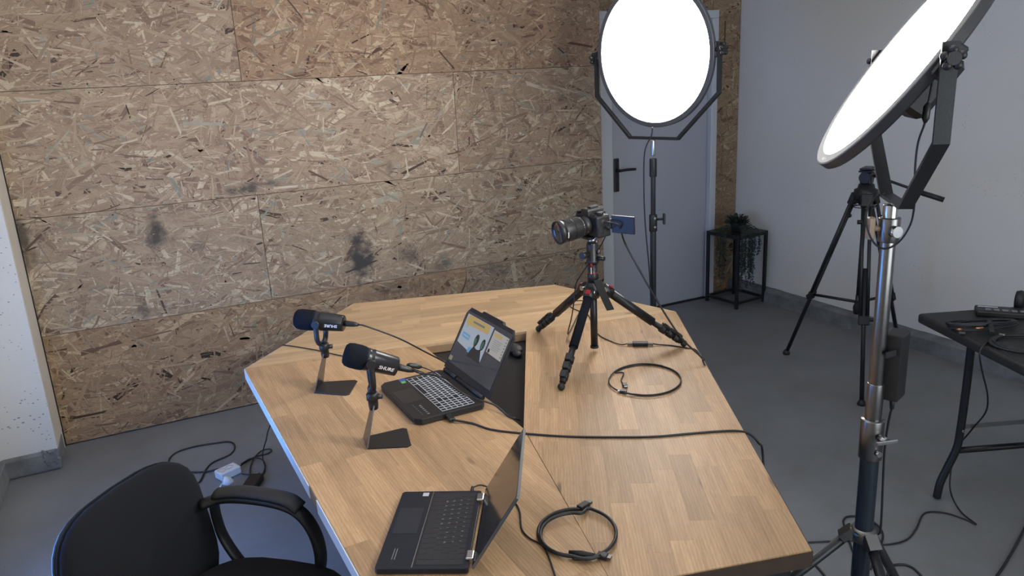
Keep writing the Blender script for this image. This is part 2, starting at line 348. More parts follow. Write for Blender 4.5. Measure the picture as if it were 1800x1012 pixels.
def flakes(nm, x0, x1, z0, z1, parent, dens=1.0, face_y=0.0, seed=0):
    """overlapping wood strands pressed into the face of a board (thin irregular chips, about 1 mm relief)"""
    g = np.random.default_rng(seed); A = (x1-x0)*(z1-z0)
    n1 = int(2900*A*dens); n2 = int(2200*A*dens); n = n1+n2
    Lh = np.concatenate([g.lognormal(-2.75, .55, n1), g.lognormal(-2.9, .55, n2)])*.55
    Wh = np.concatenate([Lh[:n1]*g.uniform(.10, .42, n1), Lh[n1:]*g.uniform(.03, .12, n2)])
    Wh = np.clip(Wh, .0008, .021); Lh = np.clip(Lh, .008, .10)
    ang = g.normal(0, .62, n); ang[g.random(n) < .22] = g.uniform(-PI/2, PI/2, 1)[0] if False else 0
    mk = g.random(n) < .3; ang[mk] = g.uniform(-PI/2, PI/2, mk.sum()); ang += g.normal(0, .2, n)
    cx = g.uniform(x0, x1, n); cz = g.uniform(z0, z1, n)
    dep = np.concatenate([g.uniform(.0001, .0009, n1), g.uniform(.0006, .00125, n2)])
    T = np.array([(-1, -1), (.0, -1.0), (1, -1), (1, 1), (0, 1.0), (-1, 1)], float)
    P = np.repeat(T[None], n, 0)
    P[:, :, 0] += g.uniform(-.14, .14, (n, 6)); P[:, :, 1] *= g.uniform(.55, 1.1, (n, 6))
    U = P*np.stack([Lh, Wh], 1)[:, None]
    c, s_ = np.cos(ang)[:, None], np.sin(ang)[:, None]
    X = np.clip(cx[:, None] + U[:, :, 0]*c - U[:, :, 1]*s_, x0, x1); Z = np.clip(cz[:, None] + U[:, :, 0]*s_ + U[:, :, 1]*c, z0, z1)
    V = np.stack([X, np.repeat((face_y-dep)[:, None], 6, 1), Z], 2).reshape(-1, 3)
    me = bpy.data.meshes.new(nm); me.vertices.add(n*6); me.vertices.foreach_set('co', V.ravel())
    me.loops.add(n*6); me.loops.foreach_set('vertex_index', np.arange(n*6)); me.polygons.add(n)
    me.polygons.foreach_set('loop_start', np.arange(n)*6)
    uvl = me.uv_layers.new(name='UVMap'); off = g.uniform(0, 90, (n, 1, 2)); uvl.data.foreach_set('uv', (U+off).reshape(-1))
    me.update(calc_edges=True); me.materials.append(M_OSB)
    o = bpy.data.objects.new(nm, me); COL.objects.link(o); o.parent = parent; o['kind'] = 'stuff'
    return o
SEAM = {0: 1.784, 1: .567, 2: 1.787, 3: .570, 4: 1.787}
ZR = [0.006, .6135, 1.2185, 1.8265, 2.436, 2.75]
TINT = {(0, 0): (.98, .86, .72), (0, 1): (.86, .84, .80), (1, 0): (1.08, 1.06, 1.04), (1, 1): (1.04, 1.02, .98), (2, 0): (1.12, 1.08, 1.06), (2, 1): (1.02, .96, .92),
        (3, 0): (1.02, .98, .97), (3, 1): (.96, .84, .76), (4, 0): (1, .95, .9), (4, 1): (1, .95, .9), (9, 9): (.95, .88, .80)}
def osb(x0, x1, z0, z1, yf, key, seed):
    p = MB().box(x0+.001, x1-.001, yf, yf+.018, z0+.001, z1-.001, .001).build('board', M_OSBB, wall_back)
    f = flakes('strands', x0+.0015, x1-.0015, z0+.0015, z1-.0015, p, 1.0 if z0 < 2.3 else .3, yf, seed)
    t = TINT[key]; f.color = (*t, 1)
    sc = MB()
    for x in np.arange(x0+.03, x1, .395):
        for z in (z0+.022, z1-.022): sc.cyl((x, yf-.0018, z+random.uniform(-.006, .006)), (x, yf+.001, z), .0035, n=8)
    s_ = sc.build('screw_heads', BLKM, p); s_['kind'] = 'stuff'
sd = 11
for r_ in range(5):
    for k, (a, b_) in enumerate(((-.58, SEAM[r_]), (SEAM[r_], 2.84))):
        sd += 1; osb(a, b_, ZR[r_], ZR[r_+1], YW, (r_, k), sd)
osb(3.985, XR-.001, .004, 2.44, YD, (9, 9), 91)
osb(2.86, 3.985, 2.14, 2.74, YD, (9, 9), 92)
# slim black strip in the gap along the left edge of the boards
MB().box(-.585, -.580, YW-.004, YW+.018, 0, ZC).build('edge_gap', BLKM, wall_back)

# door in the niche
d1 = bpy.data.objects.new('door_1', None); COL.objects.link(d1); d1.location = (3.47, YD, 0); d1['kind'] = 'structure'
DX0, DX1, DT = 2.885, 3.965, 2.125
MB().box(DX0, DX0+.135, YD-.09, YD+.01, 0, DT, .004).build('door_jamb', M_FRAME, d1, True)
MB().box(DX1-.055, DX1, YD-.09, YD+.01, 0, DT, .004).build('door_jamb', M_FRAME, d1, True)
MB().box(DX0, DX1, YD-.09, YD+.01, DT, DT+.055, .004).build('door_lintel', M_FRAME, d1, True)
lf = MB().box(DX0+.138, DX1-.058, YD-.045, YD-.005, .012, DT-.004, .003).build('door_leaf', M_DOOR, d1, True)
MB().box(DX0+.05, DX1-.05, YD-.06, YD+.01, 0, .010).build('threshold', BLKM, d1, True)
hx = 3.075
MB().box(hx-.022, hx+.022, YD-.056, YD-.044, .945, 1.185, .006, 2).build('handle_plate', BLKM, d1, True)
hd = MB(); hd.cyl((hx, YD-.05, 1.10), (hx, YD-.10, 1.10), .011); hd.tube(spline([(hx-.005, YD-.10, 1.10), (hx+.05, YD-.103, 1.103), (hx+.135, YD-.098, 1.10)], 5), .010, 8)
hd.build('door_handle', BLKM, d1, True)

# ------------------------------------------------------------------ table
TZ = .74
Lc, BLc, BRc, Rc, FRc, FLc = [Vector(p) for p in ((.242, 2.895), (.842, 3.535), (1.811, 3.239), (2.017, 2.524), (1.171, .997), (.291, 1.225))]
HB = Vector((.915, 1.863)); SF = Vector((.735, 1.110))
sdir = (Rc - Lc)
def onseam(x): return Vector((x, Lc.y + sdir.y*(x-Lc.x)/sdir.x))
HL, HR = onseam(.917), onseam(1.345)
table = thing('conference_table', 'large faceted oak butcher-block table with a dark central opening', 'table', (1.05, 2.2, 0))
def clip(poly, conv):
    out = poly
    for i in range(len(conv)):
        a, b_ = conv[i], conv[(i+1) % len(conv)]; e = b_ - a; inp = out; out = []
        def side(p): return e.x*(p.y-a.y) - e.y*(p.x-a.x)
        for j in range(len(inp)):
            p, q = inp[j], inp[(j+1) % len(inp)]; sp, sq = side(p), side(q)
            if sp >= 0: out.append(p)
            if sp*sq < 0: out.append(p + (q-p)*(sp/(sp-sq)))
        if not out: return []
    return out
def panel(poly, ang, w, lmin, lmax, mt, seed):
    g = random.Random(seed)
    ar = sum(poly[i].x*poly[(i+1) % len(poly)].y - poly[(i+1) % len(poly)].x*poly[i].y for i in range(len(poly)))
    if ar < 0: poly = poly[::-1]
    cen = sum(poly, Vector((0, 0)))/len(poly)
    poly = [p + (cen-p).normalized()*.0012 for p in poly]
    c, s_ = math.cos(-ang), math.sin(-ang); o0 = poly[0]
    loc = [Vector(((p.x-o0.x)*c-(p.y-o0.y)*s_, (p.x-o0.x)*s_+(p.y-o0.y)*c)) for p in poly]
    slab = MB().prism(loc, -.04, -.010)
    me = slab.mesh('top_panel'); me.materials.append(M_OAKD); po_ = bpy.data.objects.new('top_panel', me); COL.objects.link(po_)
    po_.parent = table; po_.location = (o0.x-table.location.x, o0.y-table.location.y, TZ); po_.rotation_euler = (0, 0, ang)
    x0, x1 = min(p.x for p in loc), max(p.x for p in loc); y0, y1 = min(p.y for p in loc), max(p.y for p in loc)
    nrow = max(1, round((y1-y0)/w)); w = (y1-y0)/nrow
    for i in range(nrow):
        x = x0 - g.uniform(0, lmin)
        while x < x1:
            l = g.uniform(lmin, lmax); gp = .00012
            q = clip([Vector((x+gp, y0+i*w+gp)), Vector((x+l-gp, y0+i*w+gp)), Vector((x+l-gp, y0+(i+1)*w-gp)), Vector((x+gp, y0+(i+1)*w-gp))], loc)
            x += l
            if len(q) >= 3 and abs(sum(q[k].x*q[(k+1) % len(q)].y - q[(k+1) % len(q)].x*q[k].y for k in range(len(q)))) > 4e-4:
                MB().prism(q, -.0105, -g.uniform(0, .00012)).build('stave', mt, po_)
    return po_
aL = math.atan2(FLc.y-Lc.y, FLc.x-Lc.x); aR = math.atan2(Rc.y-FRc.y, Rc.x-FRc.x); aB = math.atan2(sdir.y, sdir.x)
panel([Lc, HL, HB, SF, FLc], aL, .062, .30, .62, M_OAK, 1)
panel([HR, Rc, FRc, SF, HB], aR, .062, .22, .50, M_OAK, 2)
panel([Lc, BLc, BRc, Rc], aB, .042, .25, .60, M_OAK2, 3)
def edge(a, b_, nm, mt, off=.002, h=.036):
    d = (b_-a).normalized(); nn = Vector((d.y, -d.x)); cc = (Vector((1.1, 2.2))-a)
    if nn.dot(cc) > 0: nn = -nn
    p = [a, b_, b_+nn*off, a+nn*off]
    MB().prism([(q.x, q.y) for q in p], TZ-.04, TZ-.04+h).build(nm, mt, table, True)
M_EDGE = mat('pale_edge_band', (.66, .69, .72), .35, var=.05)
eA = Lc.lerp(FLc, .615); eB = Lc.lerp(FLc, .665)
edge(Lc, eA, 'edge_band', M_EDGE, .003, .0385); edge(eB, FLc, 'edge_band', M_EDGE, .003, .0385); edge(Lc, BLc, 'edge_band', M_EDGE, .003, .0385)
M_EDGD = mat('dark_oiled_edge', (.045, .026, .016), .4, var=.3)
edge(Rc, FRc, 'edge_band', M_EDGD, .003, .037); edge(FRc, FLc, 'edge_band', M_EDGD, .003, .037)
# frame and legs
def inset(P, d):
    c = Vector((1.1, 2.25)); return [p + (c-p).normalized()*d for p in P]
out = [Lc, BLc, BRc, Rc, FRc, FLc]; ins = inset(out, .07)
for i in range(6):
    a, b_ = ins[i], ins[(i+1) % 6]
    MB().bar([(a.x, a.y, TZ-.075), (b_.x, b_.y, TZ-.075)], .07, .03, (0, 0, 1)).build('apron_rail', BLKM, table, True)
    lq = a + (Vector((1.15, 2.2))-a).normalized()*(.34 if i in (0, 1, 5) else .1)
    MB().at(Matrix.Translation((lq.x, lq.y, 0)) @ Matrix.Rotation(.4*i, 4, 'Z')).box(-.03, .03, -.03, .03, 0, TZ-.04, .004).build('leg', BLKM, table, True)
# dark glossy shelf just below the opening
sh = [HL + Vector((-.03, .05)), HR + Vector((.05, .05)), HB + Vector((.0, -.07))]
MB().prism([(p.x, p.y) for p in sh], TZ-.052, TZ-.042).build('cable_shelf', mat('dark_shelf', (.016, .018, .022), .28, spec=.3), table, True)
TS = TZ - .042
# small black pouch lying in the opening
pch = thing('cable_pouch', 'small crumpled black pouch lying in the dark opening behind the open laptop', 'pouch', on_z(905, 620, TS))
mb = MB(); mb.sph((0, 0, .017), (.03, .045, .017), 8); mb.sph((-.012, -.045, .012), (.018, .022, .012), 8); mb.sph((.01, .04, .014), (.02, .026, .014), 8); mb.build('pouch', RUB, pch)
pch.children[0].name = 'pouch_body'

# ------------------------------------------------------------------ text helper
def text_obj(s, size, mt, parent, M, name='lettering', ext=.0003, shear=0.0, sx=1.0):
    c = bpy.data.curves.new(name, 'FONT'); c.body = s; c.size = size; c.extrude = ext; c.align_x = 'CENTER'; c.align_y = 'CENTER'; c.shear = shear; c.resolution_u = 2; c.offset = size*.02
    t = bpy.data.objects.new(name, c); COL.objects.link(t)
    dg = bpy.context.evaluated_depsgraph_get(); me = bpy.data.meshes.new_from_object(t.evaluated_get(dg)); bpy.data.objects.remove(t)
    me.transform(M @ Matrix.Diagonal((sx, 1, 1, 1)));
    if parent is not None: me.transform(wm(parent).inverted())
    me.materials.clear(); me.materials.append(mt)
    o = bpy.data.objects.new(name, me); COL.objects.link(o); o.parent = parent; return o

# ------------------------------------------------------------------ microphones
def microphone(label, base, top, P, e0, e1, fork_side, flip):
    A, B, C_, D = [Vector((*p, 0)) for p in base]; PLATE_REFL = bpy.data.materials.get('plate_reflection_steel') or mat('plate_reflection_steel', (.20, .19, .18), .3, 1.0); top = Vector(top); P = Vector(P); e0 = Vector(e0); e1 = Vector(e1)
    cen = (A+B+C_+D)/4; t = thing('desk_microphone', label, 'microphone', (cen.x, cen.y, TZ), 0, 'desk microphones on bent metal stands')
    # one bent plate: flat foot and leaning upright
    z0 = TZ; th = .004
    ab = (B-A).normalized(); out_ = Vector((-ab.y, ab.x, 0));
    if out_.dot(cen-A) > 0: out_ = -out_
    rc = [A + (D-A).normalized()*.0, D + (A-D).normalized()*.012, D + (C_-D).normalized()*.012, C_ + (D-C_).normalized()*.012, C_ + (B-C_).normalized()*.012, B]
    MB().prism([(p.x, p.y) for p in rc], z0+.0005, z0+th, .001).build('foot_plate', BLKM, t, True)
    up = MB(); w = (B-A).length; mid = (A+B)/2
    u0 = mid + Vector((0, 0, z0+.002)); u1 = top
    hw0 = ab*(w/2); hw1 = ab*.017; nrm = (u1-u0).cross(ab).normalized()*(th/2)
    vs = [up._v(p) for p in (u0-hw0-nrm, u0+hw0-nrm, u0+hw0+nrm, u0-hw0+nrm, u1-hw1-nrm, u1+hw1-nrm, u1+hw1+nrm, u1-hw1+nrm)]
    for q in ((3, 2, 1, 0), (4, 5, 6, 7), (0, 1, 5, 4), (1, 2, 6, 5), (2, 3, 7, 6), (3, 0, 4, 7)): up._f([vs[i] for i in q])
    up.build('upright_plate', PLATE_REFL, t, True)  # same plate as the foot; table reflection put into a paler metal
    ax = (e0-e1).normalized()      # towards the foam end
    side = (Vector((0, 0, 1)).cross(ax)); side.z = 0; side.normalize(); upv = ax.cross(side).normalized()
    if upv.z < 0: upv = -upv
    # collar, knob, stem
    cz = top.z
    MB().at(Matrix.Translation((top.x, top.y, 0))).lathe([(0, cz-.018), (.013, cz-.016), (.0145, cz-.004), (.0145, cz+.012), (.0178, cz+.014), (.0178, cz+.032), (.0145, cz+.036), (0, cz+.036)], 20).build('swivel_collar', BLK, t, True)
    MB().cyl((top.x, top.y, cz+.022), (top.x+.026, top.y-.012, cz+.022), .007, .008, 10).build('tightening_knob', BLK, t, True)
    zb = P.z - .088
    MB().tube([(top.x, top.y, cz+.03), (top.x, top.y, cz+.05), (P.x, P.y, zb+.004)], [.0115, .0125, .0135], 14).build('stem', BLK, t, True)
    rb = .034
    fk = MB(); hwk = rb+.009
    def fp(a, zz): return P + side*(hwk*a) + Vector((0, 0, zz))
    pts = spline([fp(-1, .006), fp(-1, -.03), fp(-.98, -.055), fp(-.62, -.078), fp(0, -.086), fp(.62, -.078), fp(.98, -.055), fp(1, -.03), fp(1, .006)], 5)
    fk.tube(pts, .0085, 12, ell=(1.1, .55), up=ax)
    for sg in (-1, 1): fk.cyl(P+side*(sg*(hwk-.008)), P+side*(sg*(hwk+.005)), .0135, n=18)
    fk.build('fork', BLK, t, True)
    # body lathe along axis: local z toward foam
    lb = (P-e1).length; lf_ = (e0-P).length
    FM = frame(ax, side, P)
    MB().at(FM).lathe([(0, -lb), (.026, -lb), (.0285, -lb+.002), (.0325, -.012), (.0335, -.010), (.0335, -.006), (.0325, -.004), (.0325, .004), (.0335, .006), (.0335, .013), (.03, .017), (0, .017)], 32).build('body', MICM, t, True)
    MB().at(FM).lathe([(.0, .0135), (.0335, .0135), (.035, .018), (.0365, .03), (.0362, lf_-.022), (.0335, lf_-.008), (.027, lf_-.001), (.012, lf_+.001), (0, lf_+.001)], 32).build('foam_windscreen', FOAM, t, True)
    # plug and lettering
    MB().at(FM).lathe([(0, -lb-.052), (.0055, -lb-.052), (.009, -lb-.036), (.0105, -lb-.012), (.0105, -lb-.001), (0, -lb-.001)], 16).build('cable_plug', BLK, t, True)
    # lettering wrapped on the tapering barrel
    v2c = (Vector((0, 0, H))-P).normalized(); n_ = (v2c - ax*v2c.dot(ax)).normalized()
    n_ = (n_ + (-upv)*.45).normalized(); xdir = -ax if not flip else ax
    ydir = n_.cross(xdir).normalized()
    lt = text_obj('SHURE', .0150, WHT, t, Matrix.Identity(4), 'lettering', .0, .12, 1.0)
    lt.data.transform(wm(t))
    for v in lt.data.vertices:
        dist = lb*.58 + (v.co.x if not flip else -v.co.x); rad = .0329 - .0040*(dist/lb) + .0004; an = v.co.y/rad
        w_ = P - ax*dist + (n_*math.cos(an)+ydir*math.sin(an))*rad
        v.co = wm(t).inverted() @ w_
    return P - ax*(lb+.052), -ax
plug1, pd1 = microphone('black foam-tipped desk microphone farther left with its white lettering upside down', ((.422, 2.497), (.471, 2.579), (.587, 2.527), (.520, 2.404)),
    (.482, 2.53, .868), (.478, 2.532, .985), (.405, 2.577, .999), (.549, 2.483, .98), 1, True)
plug2, pd2 = microphone('black foam-tipped desk microphone nearest the open gaming laptop, lettering upright', ((.465, 1.983), (.476, 2.062), (.61, 2.057), (.581, 1.926)),
    (.505, 2.018, .862), (.508, 2.02, .998), (.440, 2.031, 1.025), (.582, 2.006, .962), 1, False)

# ------------------------------------------------------------------ laptops
def emis(name, col, s, rough=.3):
    m_ = mat(name, tuple(c*.1 for c in col), rough, emit=col, es=s, var=.02); return m_
KEYM = mat('key_cap', (.014, .014, .016), .5)
GLOW = emis('key_backlight', (.75, .8, .9), .38)
key_cache = {}
def key(parent, x, y, w, d, z, mt, h=.00035):
    k = (round(w, 4), round(d, 4), mt.name)
    if k not in key_cache:
        me = MB().box(-w/2, w/2, -d/2, d/2, 0, h, .0001).mesh('key'); me.materials.append(mt); key_cache[k] = me
    o = bpy.data.objects.new('key', key_cache[k]); COL.objects.link(o); o.parent = parent; o.location = (x, y, z); return o
def keyrows(parent, x0, x1, y0, rows, pitch, depth, z, mt, gap, lastd=None):
    for r_, row in enumerate(rows):
        tot = sum(abs(a) for a in row); un = (x1-x0)/tot; x = x0; y = y0 + r_*depth
        for a in row:
            w = abs(a)*un
            if a > 0: key(parent, x+w/2, y, w-gap-(pitch or 0), (depth if r_ < len(rows)-1 else (lastd or depth))-gap, z, mt)
            x += w
LEGW = emis('legend_white', (.7, .75, .85), .35); LEGG = mat('legend_grey', (.22, .22, .23), .5)
def legends(parent, x0, x1, y0, depth, units, off, z, mt):
    un = (x1-x0)/units; b_ = bmesh.new()
    for r_, row in ((4, '1234567890'), (3, 'AZERTYUIOP'), (2, 'QSDFGHJKLM'), (1, 'WXCVBN?./')):
        for i, ch in enumerate(row):
            c = bpy.data.curves.new('t', 'FONT'); c.body = ch; c.size = .0075; c.align_x = 'CENTER'; c.align_y = 'CENTER'; c.resolution_u = 1; c.offset = .0002
            t = bpy.data.objects.new('t', c); me = t.to_mesh()
            me.transform(Matrix.Translation((x0+un*(off+i+(4-r_)*.12), y0+depth*(r_+.55), z))); b_.from_mesh(me); t.to_mesh_clear(); bpy.data.objects.remove(t)
    me = bpy.data.meshes.new('key_legends'); b_.to_mesh(me); b_.free(); me.materials.append(mt)
    o = bpy.data.objects.new('key_legends', me); COL.objects.link(o); o.parent = parent; o['kind'] = 'stuff'
# ---- gaming laptop
lp = thing('gaming_laptop', 'thick black open laptop with glowing keyboard outlines and a lit screen', 'laptop', (.634, 2.222, TZ), R(-88.3))
w, d, bh = .356, .238, .022
pts = [(-w/2+.02, 0), (w/2-.02, 0), (w/2, .018), (w/2, d-.012), (w/2-.012, d), (.11, d+.012), (-.11, d+.012), (-w/2+.012, d), (-w/2, d-.012), (-w/2, .018)]
bs = MB(); bs.prism(pts, .004, bh, .0012); bs.prism([(p[0]*.95, .006+p[1]*.95) for p in pts], .001, .004)
bs.build('base', BLK, lp)
MB().box(-.075, .035, .012, .082, bh, bh+.0006, .0002).build('touchpad', mat('touchpad_black', (.02, .02, .021), .28), lp)
gl = MB().box(-.160, .160, .094, .207, bh, bh+.0007).build('keyboard', GLOW, lp)
keyrows(gl, -.160, .160, .103, [[1.25, 1, 1.25, 5.5, 1, 1, 1, 1, 1, 1.6, 1, 1], [2.1, 1, 1, 1, 1, 1, 1, 1, 1, 1, 1, 2.2, 1, 1, 1, 1][:16], [1.8, 1, 1, 1, 1, 1, 1, 1, 1, 1, 1, 1, 1.6, 1, 1, 1, 1], [1.5, 1, 1, 1, 1, 1, 1, 1, 1, 1, 1, 1, 1, 1.4, 1, 1, 1, 1], [1, 1, 1, 1, 1, 1, 1, 1, 1, 1, 1, 1, 1, 1.9, 1, 1, 1, 1], [1]*19], .0016, .0188, bh+.0007, KEYM, .0028)
legends(gl, -.160, .160, .103, .0188, 19.4, 1.9, bh+.0014, LEGW)
# printed strip of icons on the palm rest, stickers
ic = MB()
for k in range(6): ic.box(.075+k*.014, .082+k*.014, .048, .055, bh, bh+.0004); ic.box(.060+k*.016, .068+k*.016, .032, .0335, bh, bh+.0004)
ic.build('palm_rest_print', GREY, lp)
MB().box(-.172, -.150, .068, .092, bh, bh+.0004).build('sticker', mat('blue_sticker', (.03, .09, .35), .35), lp)
MB().box(-.149, -.132, .068, .084, bh, bh+.0004).build('sticker', mat('green_sticker', (.12, .35, .10), .35), lp)
MB().cyl((-.05, d+.004, bh+.004), (.05+.10, d+.004, bh+.004), .0075, n=14).build('hinge_bar', BLK, lp)
MB().cyl((-.160, d+.004, bh+.004), (-.06, d+.004, bh+.004), .0075, n=14).build('hinge_bar', BLK, lp)
vt = MB()
for k in range(16): vt.box(.1775, .1788, .13+k*.006, .133+k*.006, .009, .017)
vt.build('side_vents', RUB, lp)
th = R(60.5)
lid = bpy.data.objects.new('lid_pivot', None)
LM = Matrix.Translation((0, d+.006, bh+.006)) @ Matrix((( 1, 0, 0), (0, math.cos(th), -math.sin(th)), (0, math.sin(th), math.cos(th)))).to_4x4()
# LM local: x right, y up along the lid, z toward the user
lw = .356
lo = [(-lw/2, .004), (lw/2, .004), (lw/2, .215), (lw/2-.022, .240), (-lw/2+.022, .240), (-lw/2, .215)]
lidm = MB().at(LM).prism(lo, -.008, 0, .0008); lidm.at(LM).prism([(-.085, .236), (.085, .236), (.07, .248), (-.07, .248)], -.016, -.004)
ld = lidm.build('lid', BLK, lp)
def scr(nm, x0, x1, y0, y1, mt, z=.0006, par=ld): return MB().at(LM).box(x0, x1, y0, y1, 0, z).build(nm, mt, par)
S_DARK = mat('screen_glass', (.012, .013, .016), .12, emit=(.02, .022, .028), es=1.0, coat=.3)
scr('display', -.170, .170, .030, .226, S_DARK)
wx0, wx1, wy0, wy1 = -.166, .170, .034, .222
def SU(u, v): return -.168 + .336*u, .034 + .188*v
def quad(nm, uvs, mt, z): return MB().at(LM).prism([SU(*p) for p in uvs], .0006, z).build(nm, mt, ld)
E_W = emis('screen_white', (.36, .40, .47), .55); E_Y = emis('screen_yellow', (.50, .36, .13), .5); E_B = emis('screen_blue', (.08, .22, .36), .8)
E_G = emis('screen_green', (.03, .12, .08), .6); E_K = emis('screen_black', (.012, .012, .014), 1); E_GR = emis('screen_grey', (.16, .17, .2), .5); E_WW = emis('screen_paper', (.42, .41, .39), .5)
quad('display_window', [(.03, .40), (.60, .30), (.63, .30), (.63, .97), (.03, .97)], E_W, .0009)
quad('display_banner', [(.06, .80), (.10, .78), (.56, .80), (.58, .86), (.56, .96), (.08, .965), (.05, .90)], E_Y, .0012)
quad('display_banner_print', [(.20, .86), (.46, .865), (.46, .90), (.20, .895)], E_GR, .0014)
quad('speech_tail', [(.10, .79), (.14, .79), (.10, .70)], E_Y, .0012)
quad('display_label', [(.08, .53), (.25, .52), (.25, .62), (.08, .63)], E_B, .0012)
quad('display_label_print', [(.10, .565), (.23, .56), (.23, .585), (.10, .59)], E_W, .0014)
quad('display_shape', [(.30, .33), (.42, .31), (.42, .41), (.36, .44), (.30, .42)], E_B, .0012)
def blob(nm, cu, cv, ru, rv, mt, z): return quad(nm, [(cu+ru*math.cos(a), cv+rv*math.sin(a)) for a in np.linspace(0, 2*PI, 15)[:-1]], mt, z)
blob('display_figure', .405, .60, .045, .12, E_K, .0012); blob('display_figure', .555, .59, .04, .11, E_K, .0012)
blob('display_figure', .39, .575, .024, .07, E_G, .0014); blob('display_figure', .55, .575, .026, .075, E_G, .0014)
quad('display_figure', [(.33, .28), (.40, .50), (.45, .46), (.50, .46), (.55, .50), (.62, .30), (.62, .26), (.33, .26)], E_K, .0013)
quad('side_window', [(.66, .52), (.975, .50), (.975, .93), (.66, .94)], E_WW, .0009)
quad('side_window_banner', [(.69, .84), (.85, .84), (.85, .90), (.69, .90)], E_Y, .0012)
for k in range(6): quad('side_window_text', [(.72, .78-k*.035), (.90-.02*(k % 3), .78-k*.035), (.90-.02*(k % 3), .787-k*.035), (.72, .787-k*.035)], E_GR, .0011)
blob('side_window_figure', .70, .56, .02, .04, E_K, .0011)
for k in range(7): blob('side_window_icon', .95, .56+k*.055, .008, .012, E_K, .0011)
for k in range(9): quad('side_window_text', [(.70, .46-k*.03), (.93-.03*(k % 3), .46-k*.03), (.93-.03*(k % 3), .467-k*.03), (.70, .467-k*.03)], emis('screen_dim_text', (.05, .05, .06), .8) if k == 0 else bpy.data.materials['screen_dim_text'], .0011)
quad('sticker', [(.005, .02), (.075, .02), (.075, .105), (.005, .105)], mat('gold_sticker', (.35, .28, .12), .5), .0013)

# ---- convertible laptop
l2 = thing('convertible_laptop', 'slim dark laptop with chrome trim line and unlit mirror-like screen', 'laptop', (.393, 1.540, TZ), R(-119.9))
w, d, bh = .316, .203, .0155
pts = [(-w/2+.006, 0), (w/2-.006, 0), (w/2, .006), (w/2, d-.004), (w/2-.004, d), (-w/2+.004, d), (-w/2, d-.004), (-w/2, .006)]
NAVY = mat('dark_navy_metal', (.022, .026, .036), .36, .5)
MB().prism(pts, .003, bh, .001).build('base', NAVY, l2)
MB().box(-.08, .028, .010, .068, bh, bh+.0005).build('touchpad', mat('touchpad_navy', (.03, .034, .045), .3, .3), l2)
MB().box(-w/2+.004, w/2-.004, .0795, .0815, bh-.0002, bh+.0007).build('trim_line', CHR, l2)
kb = MB().box(-.146, .146, .086, .187, bh-.0004, bh+.0003).build('keyboard', mat('keyboard_well', (.010, .011, .014), .5), l2)
keyrows(kb, -.146, .146, .0945, [[1, 1, 1, 1, 5, 1, 1, 1, 1, 1, 1], [2, 1, 1, 1, 1, 1, 1, 1, 1, 1, 1, 2.2, 1], [1.6, 1, 1, 1, 1, 1, 1, 1, 1, 1, 1, 1, 1.8, 1], [1.4, 1, 1, 1, 1, 1, 1, 1, 1, 1, 1, 1, 1, 1.2, 1], [1, 1, 1, 1, 1, 1, 1, 1, 1, 1, 1, 1, 1, 1.6, 1], [1]*15], None, .0176, bh+.0003, KEYM, .0022)
legends(kb, -.146, .146, .0945, .0176, 15.2, 1.7, bh+.0009, LEGG)
MB().box(-w/2+.008, -w/2+.024, .055, .070, bh, bh+.0004).build('sticker', mat('silver_sticker', (.5, .5, .52), .4), l2)
for k, (tx, ty) in enumerate(((.105, .030), (.112, .036))):
    MB().box(.085, .125, ty, ty+.0018, bh, bh+.0003).build('palm_rest_print', GREY, l2)
for sx in (-1, 1):
    MB().box(sx*.118-.016, sx*.118+.016, d-.008, d+.010, bh-.008, bh+.008, .003, 2).build('hinge', CHR, l2)
th = R(58)
LM2 = Matrix.Translation((0, d+.010, bh+.004)) @ Matrix(((1, 0, 0), (0, math.cos(th), -math.sin(th)), (0, math.sin(th), math.cos(th)))).to_4x4()
l2d = MB().at(LM2).prism([(-w/2, -.004), (w/2, -.004), (w/2, .192), (w/2-.005, .197), (-w/2+.005, .197), (-w/2, .192)], -.006, 0, .0005).build('lid', mat('lid_metal', (.18, .185, .19), .35, .8), l2)
MB().at(LM2).box(-w/2+.003, w/2-.003, .000, .194, 0, .0008).build('screen_glass', BLKG, l2d)
# charger plug on its far side
MB().cyl((-w/2-.001, .176, .009), (-w/2-.026, .176, .009), .0045, n=12).build('power_plug', BLK, l2)

# ------------------------------------------------------------------ cables
CABLES = []
def cable(name, label, pts, r=.0028, cat='cable', mt=None, sub=7, group=None, loc=None):
    P = spline(pts, sub); c = P[len(P)//2] if loc is None else Vector(loc)
    o = MB().tube([p-c for p in P], r, 8).build(name, mt or CABM); o.location = c
    tag(o, label, cat, group); return o
def tz(px, py, r=.003, z=TZ): v = on_z(px, py, z+r); return v
e1 = tz(800, 640); hx_ = lp.location
def loc2w(o, p): return wm(o) @ Vector(p)
# microphone 1 cable: plug -> sagging -> behind the laptop into the opening
cable('microphone_cable', 'black cable drooping from the upside-down-lettered microphone toward the laptop hinge', [plug1, plug1+pd1*.03+Vector((0, 0, -.004)), on_z(700, 594, .90), on_z(745, 617, .82), on_z(778, 634, .757), on_z(790, 640, .745), on_z(800, 648, .745)], .003, group='microphone cables')
p_ = [plug2, plug2+pd2*.03+Vector((0, 0, -.002)), on_z(770, 662, .872), on_z(815, 692, .818), on_z(845, 703, .782), on_z(870, 712, .760), on_z(892, 730, .744), on_z(905, 735, .742), on_z(913, 738, .712)]
cable('microphone_cable', 'black cable from the upright-lettered microphone crossing above the glowing keyboard', p_, .0032, group='microphone cables')
